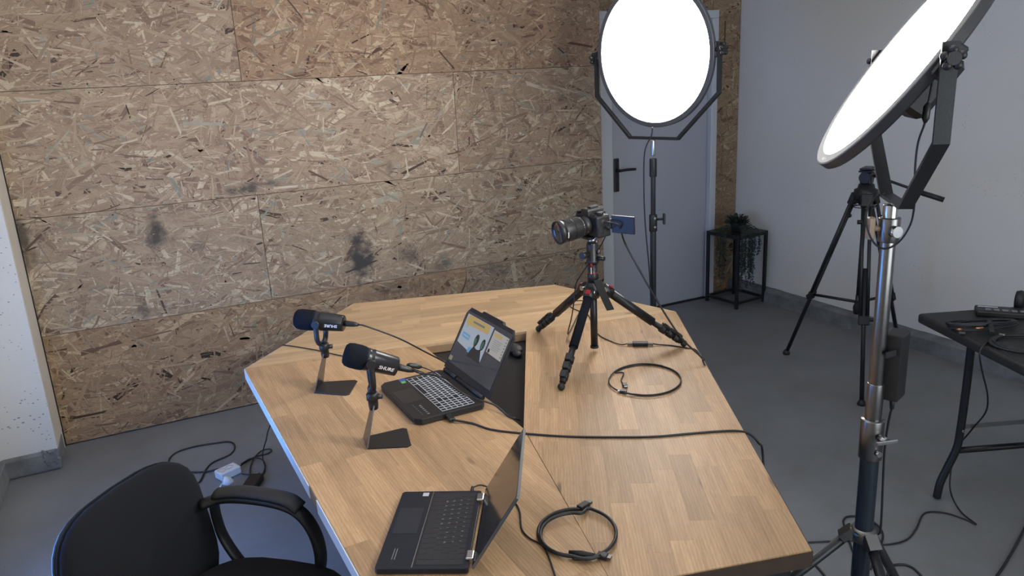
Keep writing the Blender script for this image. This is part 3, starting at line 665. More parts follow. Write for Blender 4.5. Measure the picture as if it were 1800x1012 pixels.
# thin line with a ferrite between the second microphone and the laptop
fc = thing('ferrite_cable', 'thin black cable with a small moulded choke beside the second microphone plug', 'cable', on_z(730, 645, .95))
q0 = plug2 + Vector((-.02, .01, .006)); q1 = on_z(716, 641, .958); q2 = on_z(730, 643, .948); q3 = on_z(741, 645, .940); q4 = on_z(757, 651, .90); q5 = on_z(775, 662, .80); q6 = on_z(790, 668, .768)
MB().tube(spline([q0, q1, q2, q3, q4, q5, q6], 6), .0018, 8).build('cord', CABM, fc, True)
MB().tube([q1, q1.lerp(q2, .25), q2, q2.lerp(q3, .6), q3], [.004, .0075, .008, .0075, .004], 12).build('choke', BLK, fc, True)
# line on the far left of the table running behind microphone one
cable('thin_cable', 'thin black cable lying over the back left corner behind the microphones', [tz(497, 606), tz(520, 609), tz(560, 616), tz(600, 625), tz(650, 633), tz(700, 640), tz(745, 655)], .0022)
# long line from the laptop side over the table to the right edge
lc = thing('display_cable', 'long black cable from the glowing laptop across the table over its right edge', 'cable', on_z(1050, 767, TZ))
s0 = loc2w(lp, (.180, .105, .013)); s1 = loc2w(lp, (.208, .105, .010))
MB().at(frame(s1-s0, (0, 0, 1), s0)).box(-.006, .006, -.010, .010, .0, .034, .002).build('plug', BLK, lc, True)
MB().at(frame(s1-s0, (0, 0, 1), s0)).box(-.004, .004, -.007, .007, -.004, .0).build('plug_tip', CHR, lc, True)
endp = [loc2w(lp, (.213, .105, .011)), tz(830, 744), tz(865, 755), tz(925, 762), tz(1000, 767), tz(1080, 768), tz(1150, 767), tz(1210, 762), tz(1260, 758), tz(1296, 757)]
drop = [on_z(1318, 763, .735), on_z(1333, 778, .71), on_z(1341, 800, .66), Vector((1.47, 1.42, .45)), Vector((1.50, 1.40, .15)), Vector((1.52, 1.36, .004)), Vector((1.40, 1.5, .004))]
MB().tube(spline(endp+drop, 7), .0034, 8).build('cord', CABM, lc, True)
# charger cord of the convertible
cable('charger_cable', 'thin black cord curling from behind the mirror-screen laptop to the front edge', [loc2w(l2, (-.184, .176, .009)), loc2w(l2, (-.196, .20, .008)), loc2w(l2, (-.165, .245, .004)), tz(885, 872), tz(905, 883), tz(914, 900), tz(917, 928), tz(930, 945), tz(953, 958), tz(965, 980), tz(975, 1008), tz(985, 1040)], .0022)

def usb_end(par, p, d_, L=.028, w=.0075, tip=.011, r=.0045):
    p = Vector(p); d_ = Vector(d_).normalized(); F = frame(d_, (0, 0, 1), p)
    MB().at(F).box(-r, r, -w, w, 0, L, .002, 2).build('plug', BLK, par, True)
    MB().at(F).box(-r*.55, r*.55, -w*.72, w*.72, L, L+tip).build('plug_tip', STEEL, par, True)
# near coil
cc = on_z(1013, 936, TZ); nc = thing('coiled_cable', 'thick black coiled cable with metal-tipped plugs beside the mirror-screen laptop', 'cable', cc, 0, 'coiled cables on the table')
def ring(cx, cy, ax_, ay_, rot, a0, a1, z0, z1, n=40, wob=.0):
    out = []
    for i in range(n+1):
        t = i/n; a = R(a0+(a1-a0)*t); k = 1+wob*math.sin(3*a+1)
        x, y = ax_*math.cos(a)*k, ay_*math.sin(a)*k
        out.append(Vector((cx+x*math.cos(rot)-y*math.sin(rot), cy+x*math.sin(rot)+y*math.cos(rot), z0+(z1-z0)*t)))
    return out
def pxring(pxs, z): return [on_z(x, y, z) for x, y in pxs]
el = lambda cx, cy, a, b_, t0, t1, n: [(cx+a*math.cos(R(t0+(t1-t0)*i/n)), cy+b_*math.sin(R(t0+(t1-t0)*i/n))) for i in range(n+1)]
pa = [(1030, 888), (1022, 891)] + el(1014, 936, 68, 42, -85, -265, 14) + el(1016, 937, 67, 45, 95, -75, 12) + el(1012, 939, 62, 38, -80, -262, 12) + [(1030, 982), (1056, 976)]
zs = [TZ+.0045 + (.004 if 14 < i < 30 else 0) + (.0075 if i >= 30 else 0) for i in range(len(pa))]
MB().tube(spline([on_z(x, y, z) for (x, y), z in zip(pa, zs)], 4), .0042, 8).build('cord', CABM, nc, True)
a_, b_ = on_z(1018, 893, TZ+.007), on_z(1036, 882, TZ+.007); usb_end(nc, a_, b_-a_, .032, .009, .010, .0055)
a_, b_ = on_z(1050, 974, TZ+.007), on_z(1066, 978, TZ+.007); usb_end(nc, a_, b_-a_, .024, .009, .008, .005)
a_, b_ = on_z(1000, 970, TZ+.010), on_z(1045, 977, TZ+.010); MB().tube([a_, a_.lerp(b_, .5), b_], [.004, .008, .006], 10).build('cable_tie', RUB, nc, True)
# far coil
cc = on_z(1135, 668, TZ); fcl = thing('coiled_cable', 'thin black coiled cable lying between the tripod and the right table edge', 'cable', cc, 0, 'coiled cables on the table')
pa = [(1097, 676), (1092, 668), (1096, 655)] + el(1135, 668, 62, 27, -150, 120, 18) + el(1130, 669, 60, 25, 130, 200, 5) + el(1134, 667, 62, 28, 200, 300, 8) + el(1136, 667, 61, 27, -60, 110, 12) + [(1110, 692), (1095, 689)]
zs = [TZ+.003 + (.003 if i > 20 else 0)+(.002 if i > 33 else 0) for i in range(len(pa))]
MB().tube(spline([on_z(x, y, z) for (x, y), z in zip(pa, zs)], 4), .0025, 8).build('cord', CABM, fcl, True)
a_, b_ = on_z(1097, 674, TZ+.006), on_z(1103, 685, TZ+.006); usb_end(fcl, a_, b_-a_, .024, .008, .008)
a_, b_ = on_z(1102, 688, TZ+.006), on_z(1082, 687, TZ+.006); usb_end(fcl, a_, b_-a_, .024, .008, .006)
# capture adapter
ad_p, ad_q = on_z(1112, 604, TZ+.008), on_z(1139, 604, TZ+.008); ad_d = (ad_q-ad_p).normalized()
ca = thing('video_adapter', 'small black box adapter inline on a cable under the tripod leg', 'adapter', ((ad_p+ad_q)/2)*1)
ca.location.z = TZ
F = frame(ad_d, (0, 0, 1), ad_p)
LL = (ad_q-ad_p).length
MB().at(F).box(-.0075, .0075, -.014, .014, 0, LL, .002, 2).build('case', BLKM, ca, True)
for (a, b_, s_) in ((0, -.020, -1), (LL, LL+.020, 1)): MB().at(F).box(-.004, .004, -.007, .007, min(a, b_), max(a, b_), .001).build('plug', STEEL, ca, True)
l_in = [ad_p-ad_d*.02, ad_p-ad_d*.045+Vector((0, 0, -.003)), tz(1075, 600), tz(1055, 590), tz(1043, 575), tz(1035, 555), tz(1022, 548), tz(1006, 541), tz(1000, 531), tz(1020, 528), tz(1035, 530)]
cable('adapter_cable', 'thin black cable from the box adapter running back beneath the tripod', l_in, .0022)
l_out = [ad_q+ad_d*.02, ad_q+ad_d*.04+Vector((0, 0, -.003)), tz(1180, 607), tz(1205, 611), tz(1222, 614), on_z(1230, 625, .735), Vector((1.775, 2.06, .66)), Vector((1.78, 2.03, .3)), Vector((1.78, 2.0, .004)), Vector((1.7, 1.9, .004))]
cable('adapter_cable', 'thin black cable from the box adapter over the right edge of the table', l_out, .0026)

# ------------------------------------------------------------------ camera tripod on the table
TC = Vector((1.45, 2.30, TZ))
tr = thing('table_tripod', 'compact black tripod with red levers standing on the wooden table', 'tripod', TC)
feet = [Vector((1.385, 2.628, TZ)), Vector((1.155, 2.046, TZ)), Vector((1.759, 2.152, TZ))]
hubz = .985
for i, f_ in enumerate(feet):
    d_ = (f_-TC); d_.z = 0; d_.normalize(); top = Vector((TC.x, TC.y, hubz)) + d_*.045; ft_ = f_ + Vector((0, 0, .0135)); v = ft_-top; Ln = v.length; u = v.normalized()
    lg = MB().cyl(top, top+v*.60, .0165, n=16).build('leg', FOAM if i == 1 else BLKM, tr, True)
    MB().cyl(top+v*.60, top+v*.80, .0125, n=14).build('leg_section', BLKM, lg, False) if False else None
    sg = MB(); sg.cyl(top+v*.595, top+v*.96, .0115, n=14); s_ = sg.build('lower_tube', BLKM, lg); 
    s_.data.transform(wm(lg).inverted())
    side = u.cross(Vector((0, 0, 1))).normalized(); nrm = side.cross(u).normalized()
    for k in range(3):
        c0 = top + v*(.70+.085*k); c1 = c0 + u*.024
        lk = MB().cyl(c0, c1, .0165-.001*k, n=14)
        lk.at(frame(u, nrm, (c0+c1)/2+nrm*.0175)).box(-.005, .005, -.011, .011, -.014, .014, .002)
        o = lk.build('clamp', BLK, lg); o.data.transform(wm(lg).inverted())
    o = MB().sph(ft_, .013, 8).build('rubber_foot', RUB, lg); o.data.transform(wm(lg).inverted())
    # shoulder joint with red lever
    MB().cyl(top-u*.012, top+u*.03, .020, n=16).build('shoulder', BLKM, tr, True)
    MB().cyl(top-u*.004-side*.022, top-u*.004+side*.022, .009, n=14).build('pivot_bolt', CHR, tr, True)
    MB().at(frame(u, nrm, top+u*.012+nrm*.021)).box(-.003, .003, -.009, .009, -.010, .010, .002).build('red_lever', RED, tr, True)
hb = MB().at(Matrix.Translation(TC)); z = hubz-TZ
hb.lathe([(0, z-.03), (.022, z-.03), (.03, z-.012), (.03, z+.012), (.022, z+.03), (.019, z+.034), (0, z+.034)], 24); hb.build('hub', BLKM, tr, True)
MB().cyl(TC+Vector((0, 0, .022)), TC+Vector((0, 0, z)), .0135, n=18).build('centre_column', BLKM, tr, True)
MB().cyl(TC+Vector((0, 0, .016)), TC+Vector((0, 0, .024)), .016, n=18).build('column_cap', RUB, tr, True)
up_ = MB().at(Matrix.Translation(TC)); up_.lathe([(0, z+.03), (.021, z+.03), (.021, z+.062), (.018, z+.066), (.018, z+.105), (.0, z+.105)], 24); up_.build('upper_column', BLK, tr, True)
MB().at(Matrix.Translation(TC)).lathe([(.0185, z+.066), (.0192, z+.0665), (.0192, z+.069), (.0185, z+.0695)], 24).build('red_ring', RED, tr, True)
MB().box(1.428, 1.436, 2.278, 2.284, 1.082, 1.092, .001).build('red_button', RED, tr, True)
MB().box(1.4305, 1.4325, 2.281, 2.2825, 1.053, 1.077).build('white_print', WHT, tr, True)
# wrist strap hanging on the column
st = MB(); st.bar(spline([(1.452, 2.272, 1.03), (1.462, 2.262, .99), (1.474, 2.25, .95), (1.486, 2.24, .915)], 5), .028, .007, (.85, -.5, .15)); st.build('strap', RUB, tr, True)
# ball head
bz = 1.088
bh_ = MB().at(Matrix.Translation((TC.x, TC.y, 0))); bh_.lathe([(0, bz), (.022, bz), (.024, bz+.006), (.024, bz+.012), (.0215, bz+.014), (.0225, bz+.070), (.018, bz+.082), (0, bz+.084)], 24); bh_.build('ball_head', BLKM, tr, True)
MB().sph((TC.x, TC.y, bz+.088), .0165, 10).build('ball', CHR, tr, True)
kn = MB(); kn.cyl((TC.x-.02, TC.y-.005, bz+.038), (TC.x-.043, TC.y-.012, bz+.038), .008, n=12); kn.cyl((TC.x-.038, TC.y-.010, bz+.038), (TC.x-.056, TC.y-.016, bz+.038), .0135, n=12); kn.build('large_knob', BLK, tr, True)
kn = MB(); kn.cyl((TC.x+.01, TC.y-.02, bz+.022), (TC.x+.022, TC.y-.046, bz+.022), .0085, n=12); kn.build('small_knob', BLK, tr, True)
kn = MB(); kn.cyl((TC.x+.006, TC.y-.02, bz+.046), (TC.x+.012, TC.y-.034, bz+.046), .006, n=12); kn.build('small_knob', STEEL, tr, True)
pz = bz+.101
pm = Matrix.Translation((TC.x-.005, TC.y, pz)) @ Matrix.Rotation(R(-6), 4, 'Y')
MB().at(pm).box(-.026, .028, -.024, .024, -.006, .004, .002).build('clamp_plate', BLKM, tr, True)
MB().at(pm).cyl((-.0, -.024, -.001), (.0, -.038, -.001), .006, n=10).build('plate_screw', CHR, tr, True)
MB().at(pm).cyl((.008, -.0252, .0012), (.024, -.0252, .0012), .0028, n=10).build('spirit_level', mat('level_green', (.45, .55, .12), .2), tr, True)

# ------------------------------------------------------------------ mirrorless camera
CM = Matrix.Translation((TC.x+.003, TC.y, pz+.006)) @ Matrix.Rotation(R(-6), 4, 'Y') @ Matrix.Rotation(R(180), 4, 'Z') @ Matrix.Scale(1.15, 4)
# local: +x = lens direction, +y = toward world -y (photographer side), z up
cm = thing('photo_camera', 'black camera with long zoom lens and flipped-out screen on the small tripod', 'camera', CM.translation)
bd = MB().at(CM)
bd.box(-.030, .018, -.064, .064, 0, .070, .007, 3)
bd.box(.010, .034, -.064, -.030, .002, .060, .008, 3)      # grip
bd.box(-.040, -.028, -.02, .03, .05, .074, .003)           # eyepiece block
bd.build('body', BLK, cm, True)
hp = MB().at(CM); v8 = []
hp.prism([(-.034, -.026), (.020, -.020), (.020, .020), (-.034, .026)], .066, .088, .006); hp.build('viewfinder_hump', BLK, cm, True)
MB().at(CM).box(-.028, .002, -.011, .011, .088, .0925, .001).build('hot_shoe', STEEL, cm, True)
for (x, y, r_, h_) in ((-.006, -.042, .010, .010), (.012, -.048, .007, .007), (-.008, .046, .010, .009), (.010, .036, .004, .004), (-.022, -.054, .006, .005)):
    dl = MB().at(CM); dl.cyl((x, y, .069), (x, y, .070+h_), r_, n=18)
    for k in range(14): a = 2*PI*k/14; dl.cyl((x+math.cos(a)*r_, y+math.sin(a)*r_, .072), (x+math.cos(a)*r_, y+math.sin(a)*r_, .069+h_), .0009, n=5)
    dl.build('dial', BLKM, cm, True)
MB().at(CM).cyl((-.004, .066, .052), (-.004, .0635, .052), .006, n=14).build('strap_lug', STEEL, cm, True)
for k, (x, z0) in enumerate(((-.012, .012), (-.012, .030), (.004, .018))):
    MB().at(CM).box(x, x+.011, .0635, .0655, z0, z0+.014, .0008).build('port_cover', RUB, cm, True)
LZ = .036
LMx = CM @ Matrix.Translation((.016, 0, LZ)) @ Matrix.Rotation(R(90), 4, 'Y')
ls = MB().at(LMx).lathe([(0, 0), (.031, 0), (.031, .005), (.0295, .006), (.0295, .022), (.031, .024), (.031, .030), (.0335, .033), (.0335, .058), (.0345, .060), (.0345, .084), (.0335, .086), (.0335, .092), (.0365, .094), (.0375, .110), (.0345, .110), (.033, .104), (0, .104)], 40).build('lens', BLK, cm, True)
def wl(o): o.data.transform(wm(ls).inverted()); return o
for z0, z1 in ((.034, .057), (.062, .083)):
    rg = MB().at(LMx)
    for k in range(48):
        a = 2*PI*k/48; r0 = .0337 if z0 < .05 else .0347
        rg.at(LMx @ Matrix.Rotation(a, 4, 'Z')).box(r0-.0006, r0+.0009, -.0012, .0012, z0, z1)
    wl(rg.build('grip_ring', RUB, ls))
wl(MB().at(LMx).lathe([(.0310, .0262), (.0316, .0265), (.0316, .0275), (.0310, .0278)], 32).build('silver_ring', CHR, ls))
wl(MB().at(LMx).lathe([(0, .1045), (.032, .1045), (.0322, .1048)], 32).build('front_glass', mat('lens_glass', (.03, .028, .027), .08, coat=.6), ls))
wl(MB().at(LMx @ Matrix.Rotation(R(60), 4, 'Z')).box(.0295, .0305, -.004, .004, .010, .018).build('lens_switch', STEEL, ls))
for s0, pos in (('II', .089),):
    pass
mk = MB().at(LMx)
for k in range(7): mk.at(LMx @ Matrix.Rotation(R(62+k*5), 4, 'Z')).box(.0335, .0339, -.0009, .0009, .0872, .0905)
wl(mk.build('lens_markings', WHT, ls))
# flip-out screen, hinged at the left side of the body
SM = CM @ Matrix.Translation((-.028, .066, .012)) @ Matrix.Rotation(R(28), 4, 'Z') @ Matrix.Rotation(R(-4), 4, 'X')
MB().at(SM).box(-.004, .004, .004, .082, .0, .056, .002, 2).build('flip_screen', BLK, cm, True)
MB().at(SM).box(-.0046, -.0038, .009, .077, .006, .050).build('screen_panel', BLK, cm, True)
MB().at(SM).cyl((0, .002, .012), (0, .002, .044), .004, n=12).build('screen_hinge', BLK, cm, True)
# leads
j1 = CM @ Vector((-.006, .067, .050)); 
cable('camera_cable', 'grey-black cable sloping from the camera side down past the tripod to the table edge', [j1, j1+Vector((.008, -.02, .0)), j1+Vector((.035, -.045, -.012)), on_z(1100, 430, 1.155), on_z(1150, 520, .975), on_z(1195, 590, .83), Vector((1.70, 1.975, .76)), on_z(1238, 640, .744), Vector((1.745, 1.87, .55)), Vector((1.75, 1.84, .2)), Vector((1.75, 1.82, .006)), Vector((1.62, 1.8, .006))], .0034, mt=GREY if False else CABM)
j2 = CM @ Vector((-.006, .067, .036))
cable('camera_cable', 'thin black cable looping from the camera around the tripod column onto the table', [j2, j2+Vector((.004, -.022, -.004)), on_z(1067, 410, 1.20), on_z(1050, 442, 1.13), on_z(1030, 470, 1.07), on_z(1014, 495, 1.01), on_z(1011, 508, .97), Vector((1.40, 2.36, .93)), Vector((1.43, 2.43, .85)), Vector((1.44, 2.48, .76)), tz(1020, 545)], .0024)

# ------------------------------------------------------------------ round lamps
def disc_light(label, C, az, el, r, arms, ez, armw, armt, pole, bottom, rimk=1.075, rimm=None, kk=1.0, ringm=None):
    C = Vector(C); N = Vector((math.cos(az)*math.cos(el), math.sin(az)*math.cos(el), math.sin(el)))
    U = Vector((-math.sin(az), math.cos(az), 0))
    t = thing('studio_light', label, 'lamp', (pole[0], pole[1], bottom), 0, 'round studio lights')
    F = frame(N, U, C); ro = r*rimk; dp = .020
    M_E = bpy.data.materials.get('lamp_diffuser_%g' % ez)
    if M_E is None:
        M_E = mat('lamp_diffuser_%g' % ez, (.8, .8, .8), .5, emit=(1.0, .965, .92), es=ez, var=0)
    MB().at(F).lathe([(0, .0012), (r, .0012), (r, -.004), (0, -.004)], 96, False).build('diffuser', M_E, t, True)
    MB().at(F).lathe([(r, -.003), (r, .002), (ro-.002, .003), (ro, .001), (ro, -dp+.004), (ro-.004, -dp), (0, -dp), (0, -.006), (r-.001, -.006)], 96, False).build('housing', rimm or M_RIM, t, True)
    MB().at(F).lathe([(r+.0005, .0028), (r+.002, .0042), (ro-.004, .0042), (ro-.001, .0025), (r+.0005, .0025)], 96, False).build('front_ring', ringm or M_RIM, t, True)
    bx = MB().at(F); bx.box(-.06 if r < .3 else -.10, .06 if r < .3 else .10, -.09, .05, -dp-(.035 if r > .3 else .085), -dp, .012); bx.build('rear_unit', BLK, t, True)
    fins = MB().at(F)
    for k in range(10): fins.box(-.08+k*.017, -.075+k*.017, -.12, -.065, -dp-.014, -dp)
    fins.build('cooling_fins', BLK, t, True)
    for sg in (-1, 1):
        MB().at(F).box(sg*ro-.02, sg*ro+.006, -.035, .035, -dp-.012, -.004, .004).build('pivot_block', BLK, t, True)
    # yoke, in the vertical plane of the pivot axis
    hw = ro+.022; Pc = C - N*(dp*.5)
    def yp(a, dz): return Pc + U*a + Vector((0, 0, dz))
    pts = [yp(hw, .03), yp(hw, arms[0]), yp(hw*arms[2], arms[1]), yp(-hw*arms[2], arms[1]), yp(-hw, arms[0]), yp(-hw, .03)]
    Nh = Vector((math.cos(az), math.sin(az), 0))
    MB().bar(pts, armw, armt, Nh).build('yoke', BLKM, t, True)
    for sg in (-1, 1):
        kb_ = MB(); c0 = yp(sg*(hw+.004), 0); d_ = U*sg; kb_.cyl(yp(sg*(hw-.03), 0), c0+d_*.012, .010, n=14)
        kb_.cyl(c0+d_*.006, c0+d_*.026, .016*kk, n=16)
        for k in range(5):
            a = 2*PI*k/5+.3; o_ = (Nh*math.cos(a)+Vector((0, 0, math.sin(a))))*.020*kk; kb_.sph(c0+d_*.018+o_, (.011*kk, .011*kk, .011*kk), 6)
        kb_.build('yoke_knob', BLK, t, True)
    return t, Pc, hw, N, U, F
M_RIM = mat('lamp_rim', (.085, .09, .095), .4, .3)
C1 = Vector((2.312, 3.087, 1.845))
l1, P1, hw1, N1, U1, F1 = disc_light('round glowing lamp in front of the door, facing the table', C1, R(195), R(-4), .325, (-.19, -.400, .40), LAMP_FAR, .022, .014, (C1.x, C1.y), 1.43)
C2 = Vector((1.521, 1.138, 1.757))
l2_, P2, hw2, N2, U2, F2 = disc_light('round glowing lamp tilted upward at upper right, seen nearly edge-on', C2, R(139.7), R(35.2), .247, (-.150, -.305, .30), LAMP_NEAR, .029, .008, (C2.x, C2.y), 1.43, 1.11, mat('dark_lamp_side', (.05, .05, .052), .4, .3), .75, mat('pale_lamp_ring', (.17, .17, .16), .6))
vv = CAMR @ Vector((1452-900, 279-506, FX)); tt_ = (C2-Vector((0, 0, H))).dot(N2)/vv.dot(N2); tp = F2.inverted() @ (Vector((0, 0, H)) + vv*tt_)
ta = math.atan2(tp.y, tp.x)
text_obj('NEEWER', .0095, BLK, l2_, F2 @ Matrix.Rotation(ta, 4, 'Z') @ Matrix.Translation((.2605, 0, .0043)) @ Matrix.Rotation(R(90), 4, 'Z'), 'rim_print', .0001)

def stand(label, x, y, parts, hub, foot_r, azs, leg_r=.012, top=None, group='lamp stands'):
    t = thing('light_stand', label, 'stand', (x, y, 0), 0, group)
    for (nm, z0, z1, r_, mt) in parts:
        MB().at(Matrix.Translation((x, y, 0))).lathe([(0, z0), (r_*.97, z0), (r_, z0+.002), (r_, z1-.002), (r_*.97, z1), (0, z1)], 24).build(nm, mt, t, True)
    hc = MB().at(Matrix.Translation((x, y, 0))); hc.lathe([(0, hub-.02), (leg_r*2.3, hub-.02), (leg_r*2.5, hub), (leg_r*2.3, hub+.015), (0, hub+.015)], 20); hc.build('leg_collar', BLKM if leg_r < .011 else STEEL, t, True)
    for a in azs:
        d_ = Vector((math.cos(R(a)), math.sin(R(a)), 0)); p0 = Vector((x, y, hub)) + d_*.03
        MB().bar([p0-d_*.005+Vector((0, 0, .006)), p0+d_*.022-Vector((0, 0, .02))], .032, .022, d_.cross(Vector((0, 0, 1)))).build('leg_bracket', STEEL if leg_r >= .011 else BLKM, t, True)
        p1 = Vector((x, y, .014)) + d_*foot_r
        lg = MB().cyl(p0+Vector((0, 0, -.004)), p1, leg_r, n=14).build('leg', BLKM, t, True)
        o = MB().cyl(p1-(p1-p0).normalized()*.05, p1+(p1-p0).normalized()*.008, leg_r*1.3, n=14).build('rubber_foot', RUB, lg); o.data.transform(wm(lg).inverted())
        mid = p0.lerp(p1, .42); MB().cyl(Vector((x, y, max(.08, hub-.34)))+d_*.012, mid, .006, n=8).build('brace', STEEL, t, True)
    return t
X1, Y1 = C1.x+.005, C1.y
s1_ = stand('slim black stand behind the table carrying the far round lamp', X1, Y1, [('lower_tube', .12, 1.02, .0155, BLKM), ('upper_tube', 1.02, 1.325, .0125, BLKM), ('spigot', 1.36, 1.435, .0105, CHR), ('clamp_sleeve', 1.255, 1.345, .0185, BLK), ('clamp_sleeve', .975, 1.06, .0205, BLK)], .55, .46, (20, 140, 260), .0105)
kn = MB(); kn.cyl((X1+.015, Y1-.01, 1.035), (X1+.05, Y1-.025, 1.035), .006, n=10); kn.at(frame((.9, -.4, 0), (0, 0, 1), (X1+.05, Y1-.025, 1.035))).box(-.028, .028, -.009, .009, -.006, .006, .003); kn.build('clamp_knob', BLK, s1_, True)
for z_ in (1.0, 1.045): MB().cyl((X1-.006, Y1-.02, z_), (X1-.008, Y1-.026, z_), .006, n=10).build('bolt', CHR, s1_, True)
cable('lamp_cable', 'black cable running down beside the far lamp stand', [Vector((2.30, 3.07, 1.50)), Vector((2.298, 3.075, 1.46)), Vector((2.275, 3.10, 1.38)), Vector((2.273, 3.105, 1.2)), Vector((2.278, 3.10, 1.0)), Vector((2.285, 3.07, .7)), Vector((2.285, 3.06, .3)), Vector((2.26, 3.03, .05)), Vector((2.2, 3.0, .004)), Vector((2.0, 2.9, .004))], .0035)
X2, Y2 = 1.521, 1.138
s2_ = stand('heavy chrome and dark steel stand at right carrying the near tilted lamp', X2, Y2, [('lower_tube', .16, .845, .0225, TUBE), ('middle_tube', .86, 1.0, .0195, STEEL), ('upper_tube', .99, 1.36, .0170, STEEL), ('spigot', 1.36, 1.438, .0165, CHR), ('clamp_sleeve', .80, .905, .0275, STEEL), ('clamp_sleeve', 1.352, 1.408, .0235, STEEL)], .585, .50, (-110, 15, 135), .0125)
MB().cyl((X2-.01, Y2-.03, .868), (X2-.012, Y2-.052, .868), .009, n=14).build('bolt', CHR, s2_, True)
MB().cyl((X2-.01, Y2-.026, .825), (X2-.012, Y2-.036, .825), .007, n=14).build('bolt', CHR, s2_, True)
wg = MB(); wg.at(frame((-.3, -.95, 0), (1, -.3, 0), (X2-.015, Y2-.055, .868))).box(-.028, .028, -.005, .005, -.003, .003, .002); wg.build('wing_screw', CHR, s2_, True)
MB().cyl((X2-.010, Y2-.018, 1.38), (X2-.014, Y2-.034, 1.38), .013, n=20).build('bolt', CHR, s2_, True)
wg = MB(); wg.cyl((X2-.02, Y2+.01, 1.383), (X2-.035, Y2+.018, 1.385), .007, n=10); wg.at(frame((-.8, .5, 0), (0, 0, 1), (X2-.037, Y2+.02, 1.385))).box(-.026, .026, -.010, .010, -.008, .008, .003); wg.build('clamp_lever', mat('tan_lever', (.30, .21, .14), .45), s2_, True)
dd = Vector((math.cos(R(-110)), math.sin(R(-110)), 0))
# lettering on a leg is built where it shows
dl = Vector((math.cos(R(-110)), math.sin(R(-110)), 0)); p0 = Vector((X2, Y2, .585))+dl*.03; p1 = Vector((X2, Y2, .014))+dl*.5; ul = (p1-p0).normalized()
nv = (Vector((0, 0, H))-p0).normalized(); nv = (nv-ul*nv.dot(ul)).normalized(); yv = nv.cross(ul).normalized()
TM = Matrix((ul, yv, nv)).transposed().to_4x4(); TM.translation = p0 + ul*.15 + nv*.0124
text_obj('NEEWER', .018, WHT, s2_, TM, 'lettering', .0003, 0, 1.1)
# power supply strapped to the near stand
pb = thing('power_supply', 'long black power supply box hanging beside the near lamp stand', 'adapter', (X2+.05, Y2-.03, .95))
MB().at(Matrix.Translation((X2+.048, Y2-.010, 0)) @ Matrix.Rotation(R(20), 4, 'Z')).box(-.030, .030, -.022, .022, .955, 1.125, .004, 2).build('case', BLK, pb, True)
MB().cyl((X2+.048, Y2-.012, .955), (X2+.048, Y2-.014, .925), .007, .005, n=12).build('cable_boot', RUB, pb, True)
MB().box(X2-.01, X2+.03, Y2-.030, Y2-.026, 1.075, 1.090).build('strap', RUB, pb, True)
cable('lamp_cable', 'black cable hanging from the long power supply box down to the floor', [(X2+.048, Y2-.014, .93), on_z(1562, 740, .87), on_z(1555, 790, .78), on_z(1552, 850, .68), on_z(1548, 930, .55), on_z(1540, 960, .50), (1.50, 1.02, .3), (1.48, .98, .05), (1.46, .92, .004), (1.3, .8, .004)], .0030)
yb = P2 + Vector((0, 0, -.305))
def on_rho(px, py, rho):
    v = CAMR @ Vector((px - 900, py - 506, FX)); t = rho/math.hypot(v.x, v.y); return Vector((v.x*t, v.y*t, H+v.z*t))
lk = thing('lamp_cable', 'thin looped cable with a ferrite choke hanging from the near lamp into a ring', 'cable', on_rho(1612, 300, 1.78))
lpts = [on_rho(1640, 135, 1.80), on_rho(1636, 160, 1.78), on_rho(1630, 190, 1.77), on_rho(1626, 215, 1.77), on_rho(1614, 250, 1.78), on_rho(1609, 290, 1.79), on_rho(1608, 330, 1.80), on_rho(1607, 362, 1.82), on_rho(1600, 395, 1.84), on_rho(1580, 425, 1.85), on_rho(1555, 437, 1.855), on_rho(1535, 425, 1.86), on_rho(1523, 395, 1.87), on_rho(1524, 370, 1.885), on_rho(1535, 350, 1.90), on_rho(1555, 339, 1.90)]
MB().tube(spline(lpts, 6), .0023, 8).build('cord', CABM, lk, True)
MB().tube([on_rho(1632, 180, 1.775), on_rho(1630, 187, 1.77), on_rho(1627, 208, 1.77), on_rho(1626, 216, 1.77)], [.003, .0075, .0075, .003], 10).build('choke', BLK, lk, True)

# ------------------------------------------------------------------ video tripod by the right wall
VC = Vector((3.58, 2.84, 0)); vt_ = thing('video_tripod', 'tall black video tripod standing by the grey wall', 'tripod', VC)
VF = [Vector((3.486, 3.261, .012)), Vector((3.24, 2.50, .012)), Vector((4.0, 2.84, .012))]
vh = 1.08
for f_ in VF:
    d_ = (f_-VC); d_.z = 0; d_.normalize(); top = VC+Vector((0, 0, vh-.04))+d_*.06; v = f_-top; s_ = Vector((-d_.y, d_.x, 0))
    lg = MB(); 
    for k in (-1, 1): lg.cyl(top+s_*.018*k, top+v*.62+s_*.018*k, .0095, n=10)
    lg.at(frame(v, s_, top+v*.60)).box(-.028, .028, -.013, .013, -.02, .03, .003); lg.at(frame(v, s_, top)).box(-.03, .03, -.016, .016, -.02, .05, .004); lg.at(Matrix.Identity(4))
    l_ = lg.build('leg', BLKM, vt_, True)
    o = MB().cyl(top+v*.35, f_, .0115, n=10).build('leg_tube', BLKM, l_); o.data.transform(wm(l_).inverted())
    o = MB().at(Matrix.Translation(f_)).lathe([(0, -.012), (.022, -.012), (.022, .0), (.012, .018), (0, .018)], 14).build('rubber_foot', RUB, l_); o.data.transform(wm(l_).inverted())
    a = top+v*.60; MB().cyl(a, VC+Vector((0, 0, .43)), .0085, n=8).build('spreader_arm', BLKM, vt_, True)
    MB().cyl(a+s_*.02, a+s_*.05, .010, n=10).build('leg_lock', BLK, vt_, True)
    MB().cyl(top+v*.12-s_*.02, top+v*.12-s_*.045, .012, n=10).build('shoulder_lock', BLK, vt_, True)
